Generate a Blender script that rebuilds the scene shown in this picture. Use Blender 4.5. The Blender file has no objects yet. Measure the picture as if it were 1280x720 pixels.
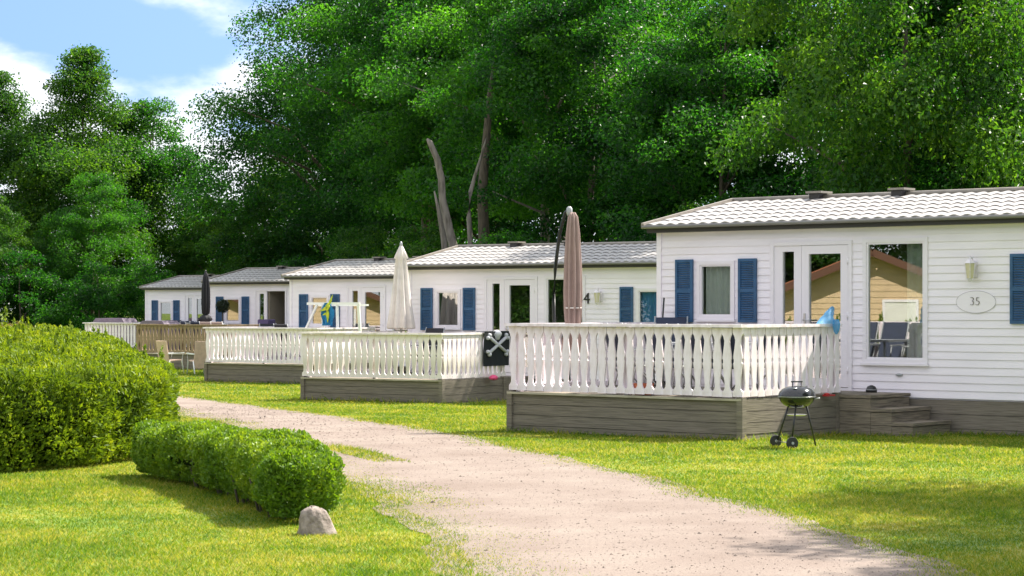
import bpy, math, random
import numpy as np
from mathutils import Vector, Matrix
R = math.radians
random.seed(7)
rng = np.random.default_rng(11)

# ------------------------------------------------------------------ camera, sky, sun, exposure
scene = bpy.context.scene
C = scene.collection
F = 2750.0                     # focal length in pixels of a 1280-wide picture
CAMZ = 1.76
cam_d = bpy.data.cameras.new('camera')
cam_d.sensor_width = 36.0
cam_d.lens = F / 1280 * 36.0
cam_d.shift_y = 25.0 / 1280
cam_d.clip_end = 3000
cam = bpy.data.objects.new('camera', cam_d)
cam.location = (0, 0, CAMZ)
cam.rotation_euler = (R(90), 0, 0)
C.objects.link(cam)
scene.camera = cam

SUN = Vector((0.862, 0.575, 1.22)).normalized()      # direction towards the sun
SUN_EL = math.asin(SUN.z)
SUN_AZ = math.atan2(SUN.x, SUN.y)
sd = bpy.data.lights.new('sun', 'SUN')
sd.energy = 4.0
sd.angle = R(0.53)
sd.color = (1.0, 0.93, 0.83)
so = bpy.data.objects.new('sun', sd)
so.rotation_euler = (-SUN).to_track_quat('-Z', 'Y').to_euler()
so.location = (30, 20, 40)
C.objects.link(so)

world = bpy.data.worlds.new('World')
scene.world = world
world.use_nodes = True
wt = world.node_tree
for n in list(wt.nodes):
    wt.nodes.remove(n)


def wn(t, **k):
    n = wt.nodes.new(t)
    for a, b in k.items():
        setattr(n, a, b)
    return n


sky = wn('ShaderNodeTexSky', sky_type='NISHITA', sun_disc=False, sun_elevation=SUN_EL, sun_rotation=SUN_AZ)
sky.air_density = 1.0
sky.dust_density = 0.6
sky.ozone_density = 3.2
tc = wn('ShaderNodeTexCoord')
mp = wn('ShaderNodeMapping')
mp.inputs['Scale'].default_value = (1, 1, 2.2)
mp.inputs['Location'].default_value = (0.31, 0.12, 0.0)
no = wn('ShaderNodeTexNoise')
no.inputs['Scale'].default_value = 9.0
no.inputs['Detail'].default_value = 8.0
no.inputs['Roughness'].default_value = 0.52
sep = wn('ShaderNodeSeparateXYZ')
elev = wn('ShaderNodeMapRange')
elev.inputs['From Min'].default_value = 0.07
elev.inputs['From Max'].default_value = 0.128
elev.inputs['To Min'].default_value = 0.20
elev.inputs['To Max'].default_value = -0.02
add = wn('ShaderNodeMath', operation='ADD')
msk = wn('ShaderNodeMapRange', interpolation_type='SMOOTHSTEP')
msk.inputs['From Min'].default_value = 0.50
msk.inputs['From Max'].default_value = 0.66
msk.inputs['To Max'].default_value = 0.93
mix = wn('ShaderNodeMix', data_type='RGBA')
mix.inputs[7].default_value = (4.5, 4.6, 4.75, 1)
bg = wn('ShaderNodeBackground')
bg.inputs['Strength'].default_value = 0.105
wo = wn('ShaderNodeOutputWorld')
L = wt.links.new
L(tc.outputs['Generated'], mp.inputs['Vector'])
L(mp.outputs['Vector'], no.inputs['Vector'])
L(tc.outputs['Generated'], sep.inputs[0])
L(sep.outputs['Z'], elev.inputs['Value'])
high = wn('ShaderNodeMapRange')          # broken cloud overhead, out of the picture
high.inputs['From Min'].default_value = 0.16
high.inputs['From Max'].default_value = 0.34
high.inputs['To Max'].default_value = 0.20
L(sep.outputs['Z'], high.inputs['Value'])
add0 = wn('ShaderNodeMath', operation='ADD')
L(no.outputs['Fac'], add0.inputs[0])
L(high.outputs['Result'], add0.inputs[1])
L(add0.outputs[0], add.inputs[0])
L(elev.outputs['Result'], add.inputs[1])
L(add.outputs[0], msk.inputs['Value'])
L(msk.outputs['Result'], mix.inputs[0])
lift = wn('ShaderNodeVectorMath', operation='ADD')
lift.inputs[1].default_value = (0, 0, 0.50)
L(tc.outputs['Generated'], lift.inputs[0])
L(lift.outputs[0], sky.inputs['Vector'])
L(sky.outputs['Color'], mix.inputs[6])
L(mix.outputs[2], bg.inputs['Color'])
L(bg.outputs[0], wo.inputs['Surface'])

scene.view_settings.view_transform = 'Standard'
scene.view_settings.look = 'None'
scene.view_settings.exposure = 1.65
scene.view_settings.gamma = 1.0
scene.view_settings.use_curve_mapping = False
scene.render.engine = 'CYCLES'
scene.cycles.max_bounces = 8
scene.cycles.diffuse_bounces = 3
scene.cycles.glossy_bounces = 3
scene.cycles.transmission_bounces = 4
scene.cycles.transparent_max_bounces = 8
scene.cycles.sample_clamp_indirect = 8.0


# ------------------------------------------------------------------ materials
class M:
    pass


def new_mat(name):
    m = bpy.data.materials.new(name)
    m.use_nodes = True
    nt = m.node_tree
    return m, nt, nt.nodes['Principled BSDF']


def node(nt, t, **k):
    n = nt.nodes.new(t)
    for a, b in k.items():
        setattr(n, a, b)
    return n


def ramp(nt, stops):
    r = nt.nodes.new('ShaderNodeValToRGB')
    el = r.color_ramp.elements
    el[0].position, el[0].color = stops[0][0], (*stops[0][1], 1)
    el[1].position, el[1].color = stops[-1][0], (*stops[-1][1], 1)
    for p, c in stops[1:-1]:
        e = el.new(p)
        e.color = (*c, 1)
    return r


def mat(name, col, rough=0.6, metal=0.0, var=0.0, scale=6.0, stretch=(1, 1, 1), bump=0.0, spec=0.5, dark=None, coord='Object', detail=5.0):
    m, nt, b = new_mat(name)
    b.inputs['Roughness'].default_value = rough
    b.inputs['Metallic'].default_value = metal
    b.inputs['Specular IOR Level'].default_value = spec
    b.inputs['Base Color'].default_value = (*col, 1)
    if var or bump:
        t = node(nt, 'ShaderNodeTexCoord')
        mpn = node(nt, 'ShaderNodeMapping')
        mpn.inputs['Scale'].default_value = stretch
        n = node(nt, 'ShaderNodeTexNoise')
        n.inputs['Scale'].default_value = scale
        n.inputs['Detail'].default_value = detail
        nt.links.new(t.outputs[coord], mpn.inputs[0])
        nt.links.new(mpn.outputs[0], n.inputs['Vector'])
        if var:
            lo = dark if dark else tuple(c * (1 - var) for c in col)
            hi = tuple(min(1, c * (1 + var * 0.5)) for c in col)
            r = ramp(nt, [(0.3, lo), (0.55, col), (0.75, hi)])
            nt.links.new(n.outputs['Fac'], r.inputs[0])
            nt.links.new(r.outputs[0], b.inputs['Base Color'])
        if bump:
            bn = node(nt, 'ShaderNodeBump')
            bn.inputs['Strength'].default_value = bump
            bn.inputs['Distance'].default_value = 0.02
            nt.links.new(n.outputs['Fac'], bn.inputs['Height'])
            nt.links.new(bn.outputs[0], b.inputs['Normal'])
    return m


def leaf_mat(name, c0, c1, c2, trans=0.45, rough=0.5, nscale=0.5, spec=0.35, glow=(1.9, 1.75, 0.55)):
    """Leaves: each leaf takes its tint from a per-face number plus slow noise; light passes through."""
    m, nt, b = new_mat(name)
    at = node(nt, 'ShaderNodeAttribute', attribute_name='tint')
    oi = node(nt, 'ShaderNodeObjectInfo')
    t = node(nt, 'ShaderNodeTexCoord')
    n = node(nt, 'ShaderNodeTexNoise')
    n.inputs['Scale'].default_value = nscale
    n.inputs['Detail'].default_value = 2
    nt.links.new(t.outputs['Object'], n.inputs['Vector'])
    a1 = node(nt, 'ShaderNodeMath', operation='MULTIPLY_ADD')
    a1.inputs[1].default_value = 0.55
    nt.links.new(at.outputs['Fac'], a1.inputs[0])
    mm = node(nt, 'ShaderNodeMath', operation='MULTIPLY')
    mm.inputs[1].default_value = 0.55
    nt.links.new(n.outputs['Fac'], mm.inputs[0])
    nt.links.new(mm.outputs[0], a1.inputs[2])
    a2 = node(nt, 'ShaderNodeMath', operation='MULTIPLY_ADD')
    a2.inputs[1].default_value = 0.26
    nt.links.new(oi.outputs['Random'], a2.inputs[0])
    sb = node(nt, 'ShaderNodeMath', operation='SUBTRACT')
    sb.inputs[1].default_value = 0.13
    nt.links.new(a1.outputs[0], sb.inputs[0])
    nt.links.new(sb.outputs[0], a2.inputs[2])
    r = ramp(nt, [(0.12, c0), (0.5, c1), (0.9, c2)])
    nt.links.new(a2.outputs[0], r.inputs[0])
    b.inputs['Roughness'].default_value = rough
    b.inputs['Specular IOR Level'].default_value = spec
    nt.links.new(r.outputs[0], b.inputs['Base Color'])
    tr = node(nt, 'ShaderNodeBsdfTranslucent')
    hs = node(nt, 'ShaderNodeMix', data_type='RGBA', blend_type='MULTIPLY')
    hs.inputs[0].default_value = 1.0
    hs.inputs[7].default_value = (*glow, 1)
    nt.links.new(r.outputs[0], hs.inputs[6])
    nt.links.new(hs.outputs[2], tr.inputs['Color'])
    mx = node(nt, 'ShaderNodeMixShader')
    mx.inputs[0].default_value = trans
    nt.links.new(b.outputs[0], mx.inputs[1])
    nt.links.new(tr.outputs[0], mx.inputs[2])
    nt.links.new(mx.outputs[0], nt.nodes['Material Output'].inputs['Surface'])
    return m


M.white = mat('white_siding', (0.88, 0.82, 0.865), 0.45, var=0.06, scale=3.0, stretch=(0.4, 1, 2))
M.paint = mat('white_fence_paint', (0.87, 0.785, 0.83), 0.55, var=0.10, scale=9.0, stretch=(1, 1, 0.5), bump=0.15, dark=(0.70, 0.61, 0.60))
M.oldpaint = mat('mossy_white_paint', (0.84, 0.76, 0.76), 0.6, var=0.16, scale=5.0, stretch=(1, 1, 0.35), dark=(0.58, 0.54, 0.42))
M.upvc = mat('white_plastic_frame', (0.82, 0.77, 0.81), 0.3)
M.greywood = mat('weathered_grey_wood', (0.205, 0.175, 0.135), 0.85, var=0.38, scale=6.0, stretch=(0.5, 0.5, 16), bump=0.3, detail=8, dark=(0.105, 0.09, 0.066))
M.brownwood = mat('weathered_brown_wood', (0.31, 0.225, 0.135), 0.85, var=0.4, scale=5.0, stretch=(8, 8, 0.7), bump=0.4, dark=(0.17, 0.12, 0.075))
M.stepwood = mat('weathered_step_wood', (0.235, 0.195, 0.145), 0.85, var=0.45, scale=6.0, stretch=(0.6, 0.6, 14), bump=0.35, detail=8, dark=(0.065, 0.055, 0.042))
M.ledge = mat('pale_ledge_wood', (0.42, 0.38, 0.28), 0.8, var=0.3, scale=7.0, stretch=(0.6, 0.6, 3))
M.blue = mat('blue_shutter_paint', (0.028, 0.095, 0.205), 0.5, var=0.25, scale=7.0)
M.fascia = mat('dark_fascia', (0.038, 0.033, 0.033), 0.5)
M.gutter = mat('grey_gutter', (0.20, 0.19, 0.18), 0.4)
M.verge = mat('roof_edge_trim', (0.26, 0.23, 0.195), 0.5, var=0.2, scale=8)
M.tile = mat('satin_grey_roof_tile', (0.28, 0.265, 0.255), 0.42, var=0.2, scale=5.0, bump=0.08, spec=1.0)
M.room = mat('room_wall', (0.34, 0.29, 0.22), 0.8, var=0.1, scale=2)
M.curtain = mat('pale_curtain', (0.72, 0.70, 0.66), 0.8)
M.blind = mat('cream_blind', (0.70, 0.60, 0.44), 0.7)
M.lampglass = mat('cream_lantern_glass', (0.62, 0.56, 0.38), 0.25)
M.black = mat('black_metal', (0.015, 0.015, 0.016), 0.35)
M.kettle = mat('black_enamel', (0.010, 0.010, 0.012), 0.12, spec=0.7)
M.steel = mat('bare_steel', (0.60, 0.60, 0.60), 0.3, metal=1.0)
M.tyre = mat('black_plastic', (0.02, 0.02, 0.02), 0.6)
M.pink = mat('dusty_pink_canvas', (0.33, 0.235, 0.205), 0.85, var=0.12, scale=6)
M.cream = mat('cream_canvas', (0.74, 0.68, 0.63), 0.85, var=0.12, scale=6)
M.darkcloth = mat('black_canvas', (0.022, 0.022, 0.028), 0.8, var=0.2, scale=6)
M.navy = mat('navy_fabric', (0.03, 0.04, 0.075), 0.8, var=0.2, scale=8)
M.beige = mat('beige_sling_fabric', (0.64, 0.46, 0.35), 0.8, var=0.15, scale=10)
M.rose = mat('faded_rose_fabric', (0.42, 0.33, 0.31), 0.8, var=0.15, scale=10)
M.mauve = mat('mauve_cover', (0.20, 0.16, 0.205), 0.8, var=0.2, scale=6)
M.purple = mat('purple_plastic', (0.085, 0.06, 0.16), 0.5)
M.whitemetal = mat('white_metal_tube', (0.80, 0.80, 0.78), 0.35)
M.greymetal = mat('grey_metal_tube', (0.35, 0.36, 0.37), 0.35)
M.teal = mat('teal_towel', (0.012, 0.17, 0.36), 0.9, var=0.2, scale=5)
M.lime = mat('lime_towel', (0.45, 0.50, 0.03), 0.9, var=0.25, scale=9, dark=(0.20, 0.36, 0.03))
M.flagblack = mat('black_towel', (0.012, 0.016, 0.018), 0.9, var=0.3, scale=4)
M.flagwhite = mat('grey_white_print', (0.52, 0.52, 0.55), 0.9)
M.hotpink = mat('hot_pink_plastic', (0.80, 0.08, 0.22), 0.5)
M.netblue = None
M.red = mat('red_plastic', (0.45, 0.02, 0.02), 0.4)
M.orange = mat('coral_plastic', (0.75, 0.22, 0.12), 0.45)
M.bark = mat('tree_bark', (0.105, 0.085, 0.062), 0.95, var=0.5, scale=5.0, stretch=(3, 3, 0.6), bump=0.8, dark=(0.045, 0.036, 0.026))
M.palebark = mat('pale_grey_bark', (0.20, 0.175, 0.15), 0.95, var=0.45, scale=4.0, stretch=(3, 3, 0.6), bump=0.8, dark=(0.09, 0.078, 0.062))
M.stone = mat('lichen_stone', (0.27, 0.225, 0.195), 0.95, var=0.5, scale=22.0, bump=0.9, dark=(0.15, 0.12, 0.10), detail=9)
M.gravel = mat('gravel_stone', (0.22, 0.178, 0.15), 0.95, var=0.4, scale=9, coord='Object', dark=(0.13, 0.11, 0.095), spec=0.1)
M.tan = mat('tan_board', (0.62, 0.45, 0.27), 0.7, var=0.1, scale=3)
M.terracotta = mat('terracotta_tile', (0.36, 0.12, 0.055), 0.8, var=0.3, scale=5)
M.brownboard = mat('brown_barge_board', (0.12, 0.05, 0.028), 0.7)
M.twig = mat('hedge_twigs', (0.010, 0.018, 0.004), 1.0, spec=0.0, var=0.5, scale=7, bump=0.8)
M.pot = mat('white_glazed_pot', (0.75, 0.75, 0.75), 0.3)
M.carpaint = mat('pale_blue_car_paint', (0.50, 0.58, 0.66), 0.25)
M.carglass = mat('dark_car_glass', (0.03, 0.07, 0.10), 0.08)
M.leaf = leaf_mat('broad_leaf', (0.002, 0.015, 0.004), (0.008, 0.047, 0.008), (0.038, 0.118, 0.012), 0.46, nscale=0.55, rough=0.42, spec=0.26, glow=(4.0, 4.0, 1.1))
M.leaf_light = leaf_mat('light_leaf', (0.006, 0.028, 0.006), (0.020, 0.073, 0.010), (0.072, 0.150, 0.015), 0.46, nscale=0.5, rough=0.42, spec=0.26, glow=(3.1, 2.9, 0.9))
M.thuja = leaf_mat('thuja_spray', (0.050, 0.100, 0.010), (0.140, 0.215, 0.016), (0.31, 0.360, 0.024), 0.36, nscale=2.2, spec=0.2)
M.privet = leaf_mat('privet_leaf', (0.045, 0.115, 0.011), (0.115, 0.215, 0.016), (0.25, 0.330, 0.028), 0.38, nscale=3.0)
M.topiary = leaf_mat('dark_topiary_leaf', (0.008, 0.018, 0.008), (0.015, 0.03, 0.012), (0.025, 0.045, 0.015), 0.2)
M.dry = leaf_mat('dry_beige_leaf', (0.10, 0.085, 0.04), (0.19, 0.16, 0.075), (0.28, 0.25, 0.12), 0.3)


def glass_mat(name, refl=0.22, tint=(0.80, 0.84, 0.82)):
    m, nt, b = new_mat(name)
    nt.nodes.remove(b)
    tr = node(nt, 'ShaderNodeBsdfTransparent')
    tr.inputs[0].default_value = (*tint, 1)
    gl = node(nt, 'ShaderNodeBsdfGlossy')
    gl.inputs['Roughness'].default_value = 0.0
    lw = node(nt, 'ShaderNodeLayerWeight')
    lw.inputs['Blend'].default_value = 0.12
    mr = node(nt, 'ShaderNodeMapRange')
    mr.inputs['To Min'].default_value = refl
    mr.inputs['To Max'].default_value = 0.9
    nt.links.new(lw.outputs['Fresnel'], mr.inputs['Value'])
    mx = node(nt, 'ShaderNodeMixShader')
    nt.links.new(mr.outputs[0], mx.inputs[0])
    nt.links.new(tr.outputs[0], mx.inputs[1])
    nt.links.new(gl.outputs[0], mx.inputs[2])
    nt.links.new(mx.outputs[0], nt.nodes['Material Output'].inputs['Surface'])
    return m


M.glass = glass_mat('window_glass', 0.25)
M.glass_dull = glass_mat('dull_window_glass', 0.07)
M.rimgrey = mat('pale_grey_edge', (0.42, 0.40, 0.41), 0.5)
M.skyblue = mat('blue_roller_blind', (0.12, 0.36, 0.70), 0.8)


def net_mat():
    m, nt, b = new_mat('light_blue_net')
    b.inputs['Base Color'].default_value = (0.10, 0.38, 0.68, 1)
    b.inputs['Roughness'].default_value = 0.6
    tr = node(nt, 'ShaderNodeBsdfTranslucent')
    tr.inputs[0].default_value = (0.25, 0.60, 0.85, 1)
    tp = node(nt, 'ShaderNodeBsdfTransparent')
    m1 = node(nt, 'ShaderNodeMixShader')
    m1.inputs[0].default_value = 0.5
    m2 = node(nt, 'ShaderNodeMixShader')
    m2.inputs[0].default_value = 0.30
    nt.links.new(b.outputs[0], m1.inputs[1])
    nt.links.new(tr.outputs[0], m1.inputs[2])
    nt.links.new(m1.outputs[0], m2.inputs[1])
    nt.links.new(tp.outputs[0], m2.inputs[2])
    nt.links.new(m2.outputs[0], nt.nodes['Material Output'].inputs['Surface'])
    return m


M.netblue = net_mat()


def grass_mat(name, blades):
    m, nt, b = new_mat(name)
    geo = node(nt, 'ShaderNodeNewGeometry')
    n1 = node(nt, 'ShaderNodeTexNoise')
    n1.inputs['Scale'].default_value = 0.8
    n1.inputs['Detail'].default_value = 5
    n1.inputs['Roughness'].default_value = 0.6
    n2 = node(nt, 'ShaderNodeTexNoise')
    n2.inputs['Scale'].default_value = 4.5
    n2.inputs['Detail'].default_value = 4
    nt.links.new(geo.outputs['Position'], n1.inputs['Vector'])
    nt.links.new(geo.outputs['Position'], n2.inputs['Vector'])
    ad = node(nt, 'ShaderNodeMath', operation='MULTIPLY_ADD')
    ad.inputs[1].default_value = 0.55
    nt.links.new(n2.outputs['Fac'], ad.inputs[0])
    nt.links.new(n1.outputs['Fac'], ad.inputs[2])
    if blades:
        at = node(nt, 'ShaderNodeAttribute', attribute_name='tint')
        a2 = node(nt, 'ShaderNodeMath', operation='MULTIPLY_ADD')
        a2.inputs[1].default_value = 0.62
        nt.links.new(at.outputs['Fac'], a2.inputs[0])
        nt.links.new(ad.outputs[0], a2.inputs[2])
        a3 = node(nt, 'ShaderNodeMath', operation='SUBTRACT')
        a3.inputs[1].default_value = 0.31
        nt.links.new(a2.outputs[0], a3.inputs[0])
        src = a3
    else:
        src = ad
    r = ramp(nt, [(0.42, (0.050, 0.120, 0.007)), (0.70, (0.116, 0.196, 0.009)), (0.90, (0.205, 0.235, 0.015)), (1.0, (0.32, 0.30, 0.07))])
    nt.links.new(src.outputs[0], r.inputs[0])
    nt.links.new(r.outputs[0], b.inputs['Base Color'])
    b.inputs['Roughness'].default_value = 0.6
    b.inputs['Specular IOR Level'].default_value = 0.25
    if blades:
        tr = node(nt, 'ShaderNodeBsdfTranslucent')
        hs = node(nt, 'ShaderNodeMix', data_type='RGBA', blend_type='MULTIPLY')
        hs.inputs[0].default_value = 1.0
        hs.inputs[7].default_value = (1.7, 1.6, 0.7, 1)
        nt.links.new(r.outputs[0], hs.inputs[6])
        nt.links.new(hs.outputs[2], tr.inputs['Color'])
        mx = node(nt, 'ShaderNodeMixShader')
        mx.inputs[0].default_value = 0.45
        nt.links.new(b.outputs[0], mx.inputs[1])
        nt.links.new(tr.outputs[0], mx.inputs[2])
        nt.links.new(mx.outputs[0], nt.nodes['Material Output'].inputs['Surface'])
    else:
        bn = node(nt, 'ShaderNodeBump')
        bn.inputs['Strength'].default_value = 0.6
        n3 = node(nt, 'ShaderNodeTexNoise')
        n3.inputs['Scale'].default_value = 40
        nt.links.new(geo.outputs['Position'], n3.inputs['Vector'])
        nt.links.new(n3.outputs['Fac'], bn.inputs['Height'])
        nt.links.new(bn.outputs[0], b.inputs['Normal'])
    return m


M.ground = grass_mat('lawn_soil', False)
M.blade = grass_mat('grass_blade', True)


def road_mat():
    m, nt, b = new_mat('pink_gravel')
    geo = node(nt, 'ShaderNodeNewGeometry')

    def noise(s, d, r=0.55):
        n = node(nt, 'ShaderNodeTexNoise')
        n.inputs['Scale'].default_value = s
        n.inputs['Detail'].default_value = d
        n.inputs['Roughness'].default_value = r
        nt.links.new(geo.outputs['Position'], n.inputs['Vector'])
        return n
    a = noise(0.9, 5, 0.6)
    f = noise(70.0, 3, 0.75)
    r = ramp(nt, [(0.32, (0.205, 0.162, 0.137)), (0.5, (0.234, 0.190, 0.163)), (0.68, (0.262, 0.220, 0.188))])
    nt.links.new(a.outputs['Fac'], r.inputs[0])
    rf = ramp(nt, [(0.30, (0.50, 0.48, 0.47)), (0.43, (0.93, 0.93, 0.93)), (0.7, (1.14, 1.13, 1.12))])
    nt.links.new(f.outputs['Fac'], rf.inputs[0])
    mu = node(nt, 'ShaderNodeMix', data_type='RGBA', blend_type='MULTIPLY')
    mu.inputs[0].default_value = 1.0
    nt.links.new(r.outputs[0], mu.inputs[6])
    nt.links.new(rf.outputs[0], mu.inputs[7])
    nt.links.new(mu.outputs[2], b.inputs['Base Color'])
    b.inputs['Roughness'].default_value = 0.95
    b.inputs['Specular IOR Level'].default_value = 0.15
    bn = node(nt, 'ShaderNodeBump')
    bn.inputs['Strength'].default_value = 0.5
    bn.inputs['Distance'].default_value = 0.02
    nt.links.new(f.outputs['Fac'], bn.inputs['Height'])
    nt.links.new(bn.outputs[0], b.inputs['Normal'])
    return m


M.road = road_mat()


# ------------------------------------------------------------------ mesh helpers
def tag(o, label=None, cat=None, group=None, kind=None):
    if label:
        o['label'] = label
    if cat:
        o['category'] = cat
    if group:
        o['group'] = group
    if kind:
        o['kind'] = kind
    return o


def empty(name, loc, rz=0.0, label=None, cat=None, group=None):
    o = bpy.data.objects.new(name, None)
    o.empty_display_size = 0.2
    o.location = loc
    o.rotation_euler = (0, 0, rz)
    C.objects.link(o)
    return tag(o, label, cat, group)


def link(name, me, m, parent=None):
    if m is not None and not me.materials:
        me.materials.append(m)
    o = bpy.data.objects.new(name, me)
    o.parent = parent
    C.objects.link(o)
    return o


class MB:
    """Collects boxes, bars, tubes and lathes; build() links them as one mesh object."""

    def __init__(s):
        s.v, s.f, s.sm = [], [], []

    def face(s, pts, sm=False):
        i = len(s.v)
        s.v += [tuple(p) for p in pts]
        s.f.append(tuple(range(i, i + len(pts))))
        s.sm.append(sm)

    def box(s, a, b):
        x0, y0, z0 = a
        x1, y1, z1 = b
        i = len(s.v)
        s.v += [(x0, y0, z0), (x1, y0, z0), (x1, y1, z0), (x0, y1, z0), (x0, y0, z1), (x1, y0, z1), (x1, y1, z1), (x0, y1, z1)]
        for q in ((0, 3, 2, 1), (4, 5, 6, 7), (0, 1, 5, 4), (1, 2, 6, 5), (2, 3, 7, 6), (3, 0, 4, 7)):
            s.f.append(tuple(i + k for k in q))
            s.sm.append(False)
        return s

    def bar(s, p, q, w, h, up=(0, 0, 1)):
        """A rectangular bar from p to q, w wide and h high."""
        p, q = Vector(p), Vector(q)
        d = (q - p).normalized()
        side = d.cross(Vector(up))
        if side.length < 1e-4:
            side = d.cross(Vector((0, 1, 0)))
        side.normalize()
        n = side.cross(d)
        i = len(s.v)
        for c in (p, q):
            for sx, sz in ((-1, -1), (1, -1), (1, 1), (-1, 1)):
                s.v.append(tuple(c + side * (sx * w / 2) + n * (sz * h / 2)))
        for k in range(4):
            s.f.append((i + k, i + (k + 1) % 4, i + 4 + (k + 1) % 4, i + 4 + k))
        s.f += [(i + 3, i + 2, i + 1, i), (i + 4, i + 5, i + 6, i + 7)]
        s.sm += [False] * 6
        return s

    def tube(s, pts, rad, seg=8, caps=True):
        pts = [Vector(p) for p in pts]
        if not hasattr(rad, '__len__'):
            rad = [rad] * len(pts)
        i0 = len(s.v)
        ref = Vector((0, 0, 1))
        for k, p in enumerate(pts):
            d = (pts[min(k + 1, len(pts) - 1)] - pts[max(k - 1, 0)]).normalized()
            a = d.cross(ref)
            if a.length < 0.1:
                a = d.cross(Vector((1, 0, 0)))
            a.normalize()
            b = d.cross(a)
            for j in range(seg):
                t = 2 * math.pi * j / seg
                s.v.append(tuple(p + (a * math.cos(t) + b * math.sin(t)) * rad[k]))
        for k in range(len(pts) - 1):
            for j in range(seg):
                j2 = (j + 1) % seg
                s.f.append((i0 + k * seg + j, i0 + k * seg + j2, i0 + (k + 1) * seg + j2, i0 + (k + 1) * seg + j))
                s.sm.append(True)
        if caps:
            s.f.append(tuple(i0 + j for j in reversed(range(seg))))
            s.f.append(tuple(i0 + (len(pts) - 1) * seg + j for j in range(seg)))
            s.sm += [False, False]
        return s

    def lathe(s, prof, seg=24, c=(0, 0, 0), fold=0.0, nf=8, seed=0, smooth=True):
        """Revolves (radius, height) pairs; fold > 0 makes nf pleats."""
        rr = random.Random(seed)
        ph = [rr.uniform(0.6, 1.3) for _ in range(nf)]
        i0 = len(s.v)
        for k, (r, z) in enumerate(prof):
            for j in range(seg):
                t = 2 * math.pi * j / seg
                q = r
                if fold:
                    w = ph[int(j * nf / seg) % nf]
                    q = r * (1 + fold * w * math.cos(nf * t + 0.25 * math.sin(z * 3)))
                s.v.append((c[0] + q * math.cos(t), c[1] + q * math.sin(t), c[2] + z))
        for k in range(len(prof) - 1):
            for j in range(seg):
                j2 = (j + 1) % seg
                s.f.append((i0 + k * seg + j, i0 + k * seg + j2, i0 + (k + 1) * seg + j2, i0 + (k + 1) * seg + j))
                s.sm.append(smooth)
        for base, rev in ((i0, True), (i0 + (len(prof) - 1) * seg, False)):
            idx = [base + j for j in range(seg)]
            s.f.append(tuple(reversed(idx)) if rev else tuple(idx))
            s.sm.append(False)
        return s

    def prism(s, outline, y0, y1):
        """Extrudes an outline of (x, z) pairs from y0 to y1."""
        n = len(outline)
        i = len(s.v)
        s.v += [(x, y0, z) for x, z in outline] + [(x, y1, z) for x, z in outline]
        s.f.append(tuple(i + k for k in range(n)))
        s.f.append(tuple(i + n + k for k in reversed(range(n))))
        s.sm += [False, False]
        for k in range(n):
            k2 = (k + 1) % n
            s.f.append((i + k2, i + k, i + n + k, i + n + k2))
            s.sm.append(False)
        return s

    def mesh(s, name):
        me = bpy.data.meshes.new(name)
        me.from_pydata(s.v, [], s.f)
        me.polygons.foreach_set('use_smooth', s.sm)
        me.update()
        return me

    def build(s, name, m, parent=None):
        return link(name, s.mesh(name), m, parent)


def np_mesh(name, V, Fc, tint=None, smooth=False):
    me = bpy.data.meshes.new(name)
    V = np.ascontiguousarray(V, dtype=np.float32)
    Fc = np.ascontiguousarray(Fc, dtype=np.int32)
    m, k = Fc.shape
    me.vertices.add(len(V))
    me.vertices.foreach_set('co', V.ravel())
    me.loops.add(m * k)
    me.loops.foreach_set('vertex_index', Fc.ravel())
    me.polygons.add(m)
    me.polygons.foreach_set('loop_start', np.arange(0, m * k, k, dtype=np.int32))
    me.update(calc_edges=True)
    if tint is not None:
        a = me.attributes.new('tint', 'FLOAT', 'FACE')
        a.data.foreach_set('value', np.ascontiguousarray(tint, dtype=np.float32))
    me.polygons.foreach_set('use_smooth', np.full(m, bool(smooth)))
    return me


def unit(a):
    return a / np.maximum(np.linalg.norm(a, axis=1, keepdims=True), 1e-6)


def leaves(g, P, N, size, aspect=0.62, fold=0.16, axis=None):
    """One folded diamond leaf per point; axis = preferred leaf direction."""
    n = len(P)
    rnd = unit(g.normal(size=(n, 3)))
    T = rnd if axis is None else unit(axis + 0.45 * rnd)
    T = unit(T - N * np.sum(T * N, axis=1, keepdims=True))
    B = np.cross(N, T)
    s = size[:, None]
    V = np.empty((n, 4, 3))
    V[:, 0] = P - T * s * 0.5
    V[:, 1] = P + B * s * aspect * 0.5 + N * s * fold
    V[:, 2] = P + T * s * 0.5
    V[:, 3] = P - B * s * aspect * 0.5 + N * s * fold
    Fc = np.arange(n * 4).reshape(n, 4)
    return V.reshape(-1, 3), Fc


def tz(y):
    y = np.asarray(y, dtype=float)
    s = np.clip((y - 27) / 23.0, 0, 1)
    s = s * s * (3 - 2 * s)
    return -0.27 * s - 0.08 * np.clip((y - 50) / 40.0, 0, 1)


# ------------------------------------------------------------------ ground and road
ys = np.concatenate([np.linspace(-60, 10, 15), np.linspace(11, 60, 99), np.linspace(62, 110, 25), np.array([130, 170, 250, 400, 700, 1500])])
xs = np.concatenate([[-900, -300, -120, -60], np.linspace(-40, 40, 41), [60, 120, 300, 900]])
gx, gy = np.meshgrid(xs, ys)
V = np.stack([gx.ravel(), gy.ravel(), tz(gy.ravel())], axis=1)
nx = len(xs)
ii = np.arange(len(V)).reshape(gx.shape)
Fc = np.stack([ii[:-1, :-1], ii[:-1, 1:], ii[1:, 1:], ii[1:, :-1]], axis=-1).reshape(-1, 4)
tag(link('ground', np_mesh('ground', V, Fc, smooth=True), M.ground), kind='structure')

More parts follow.
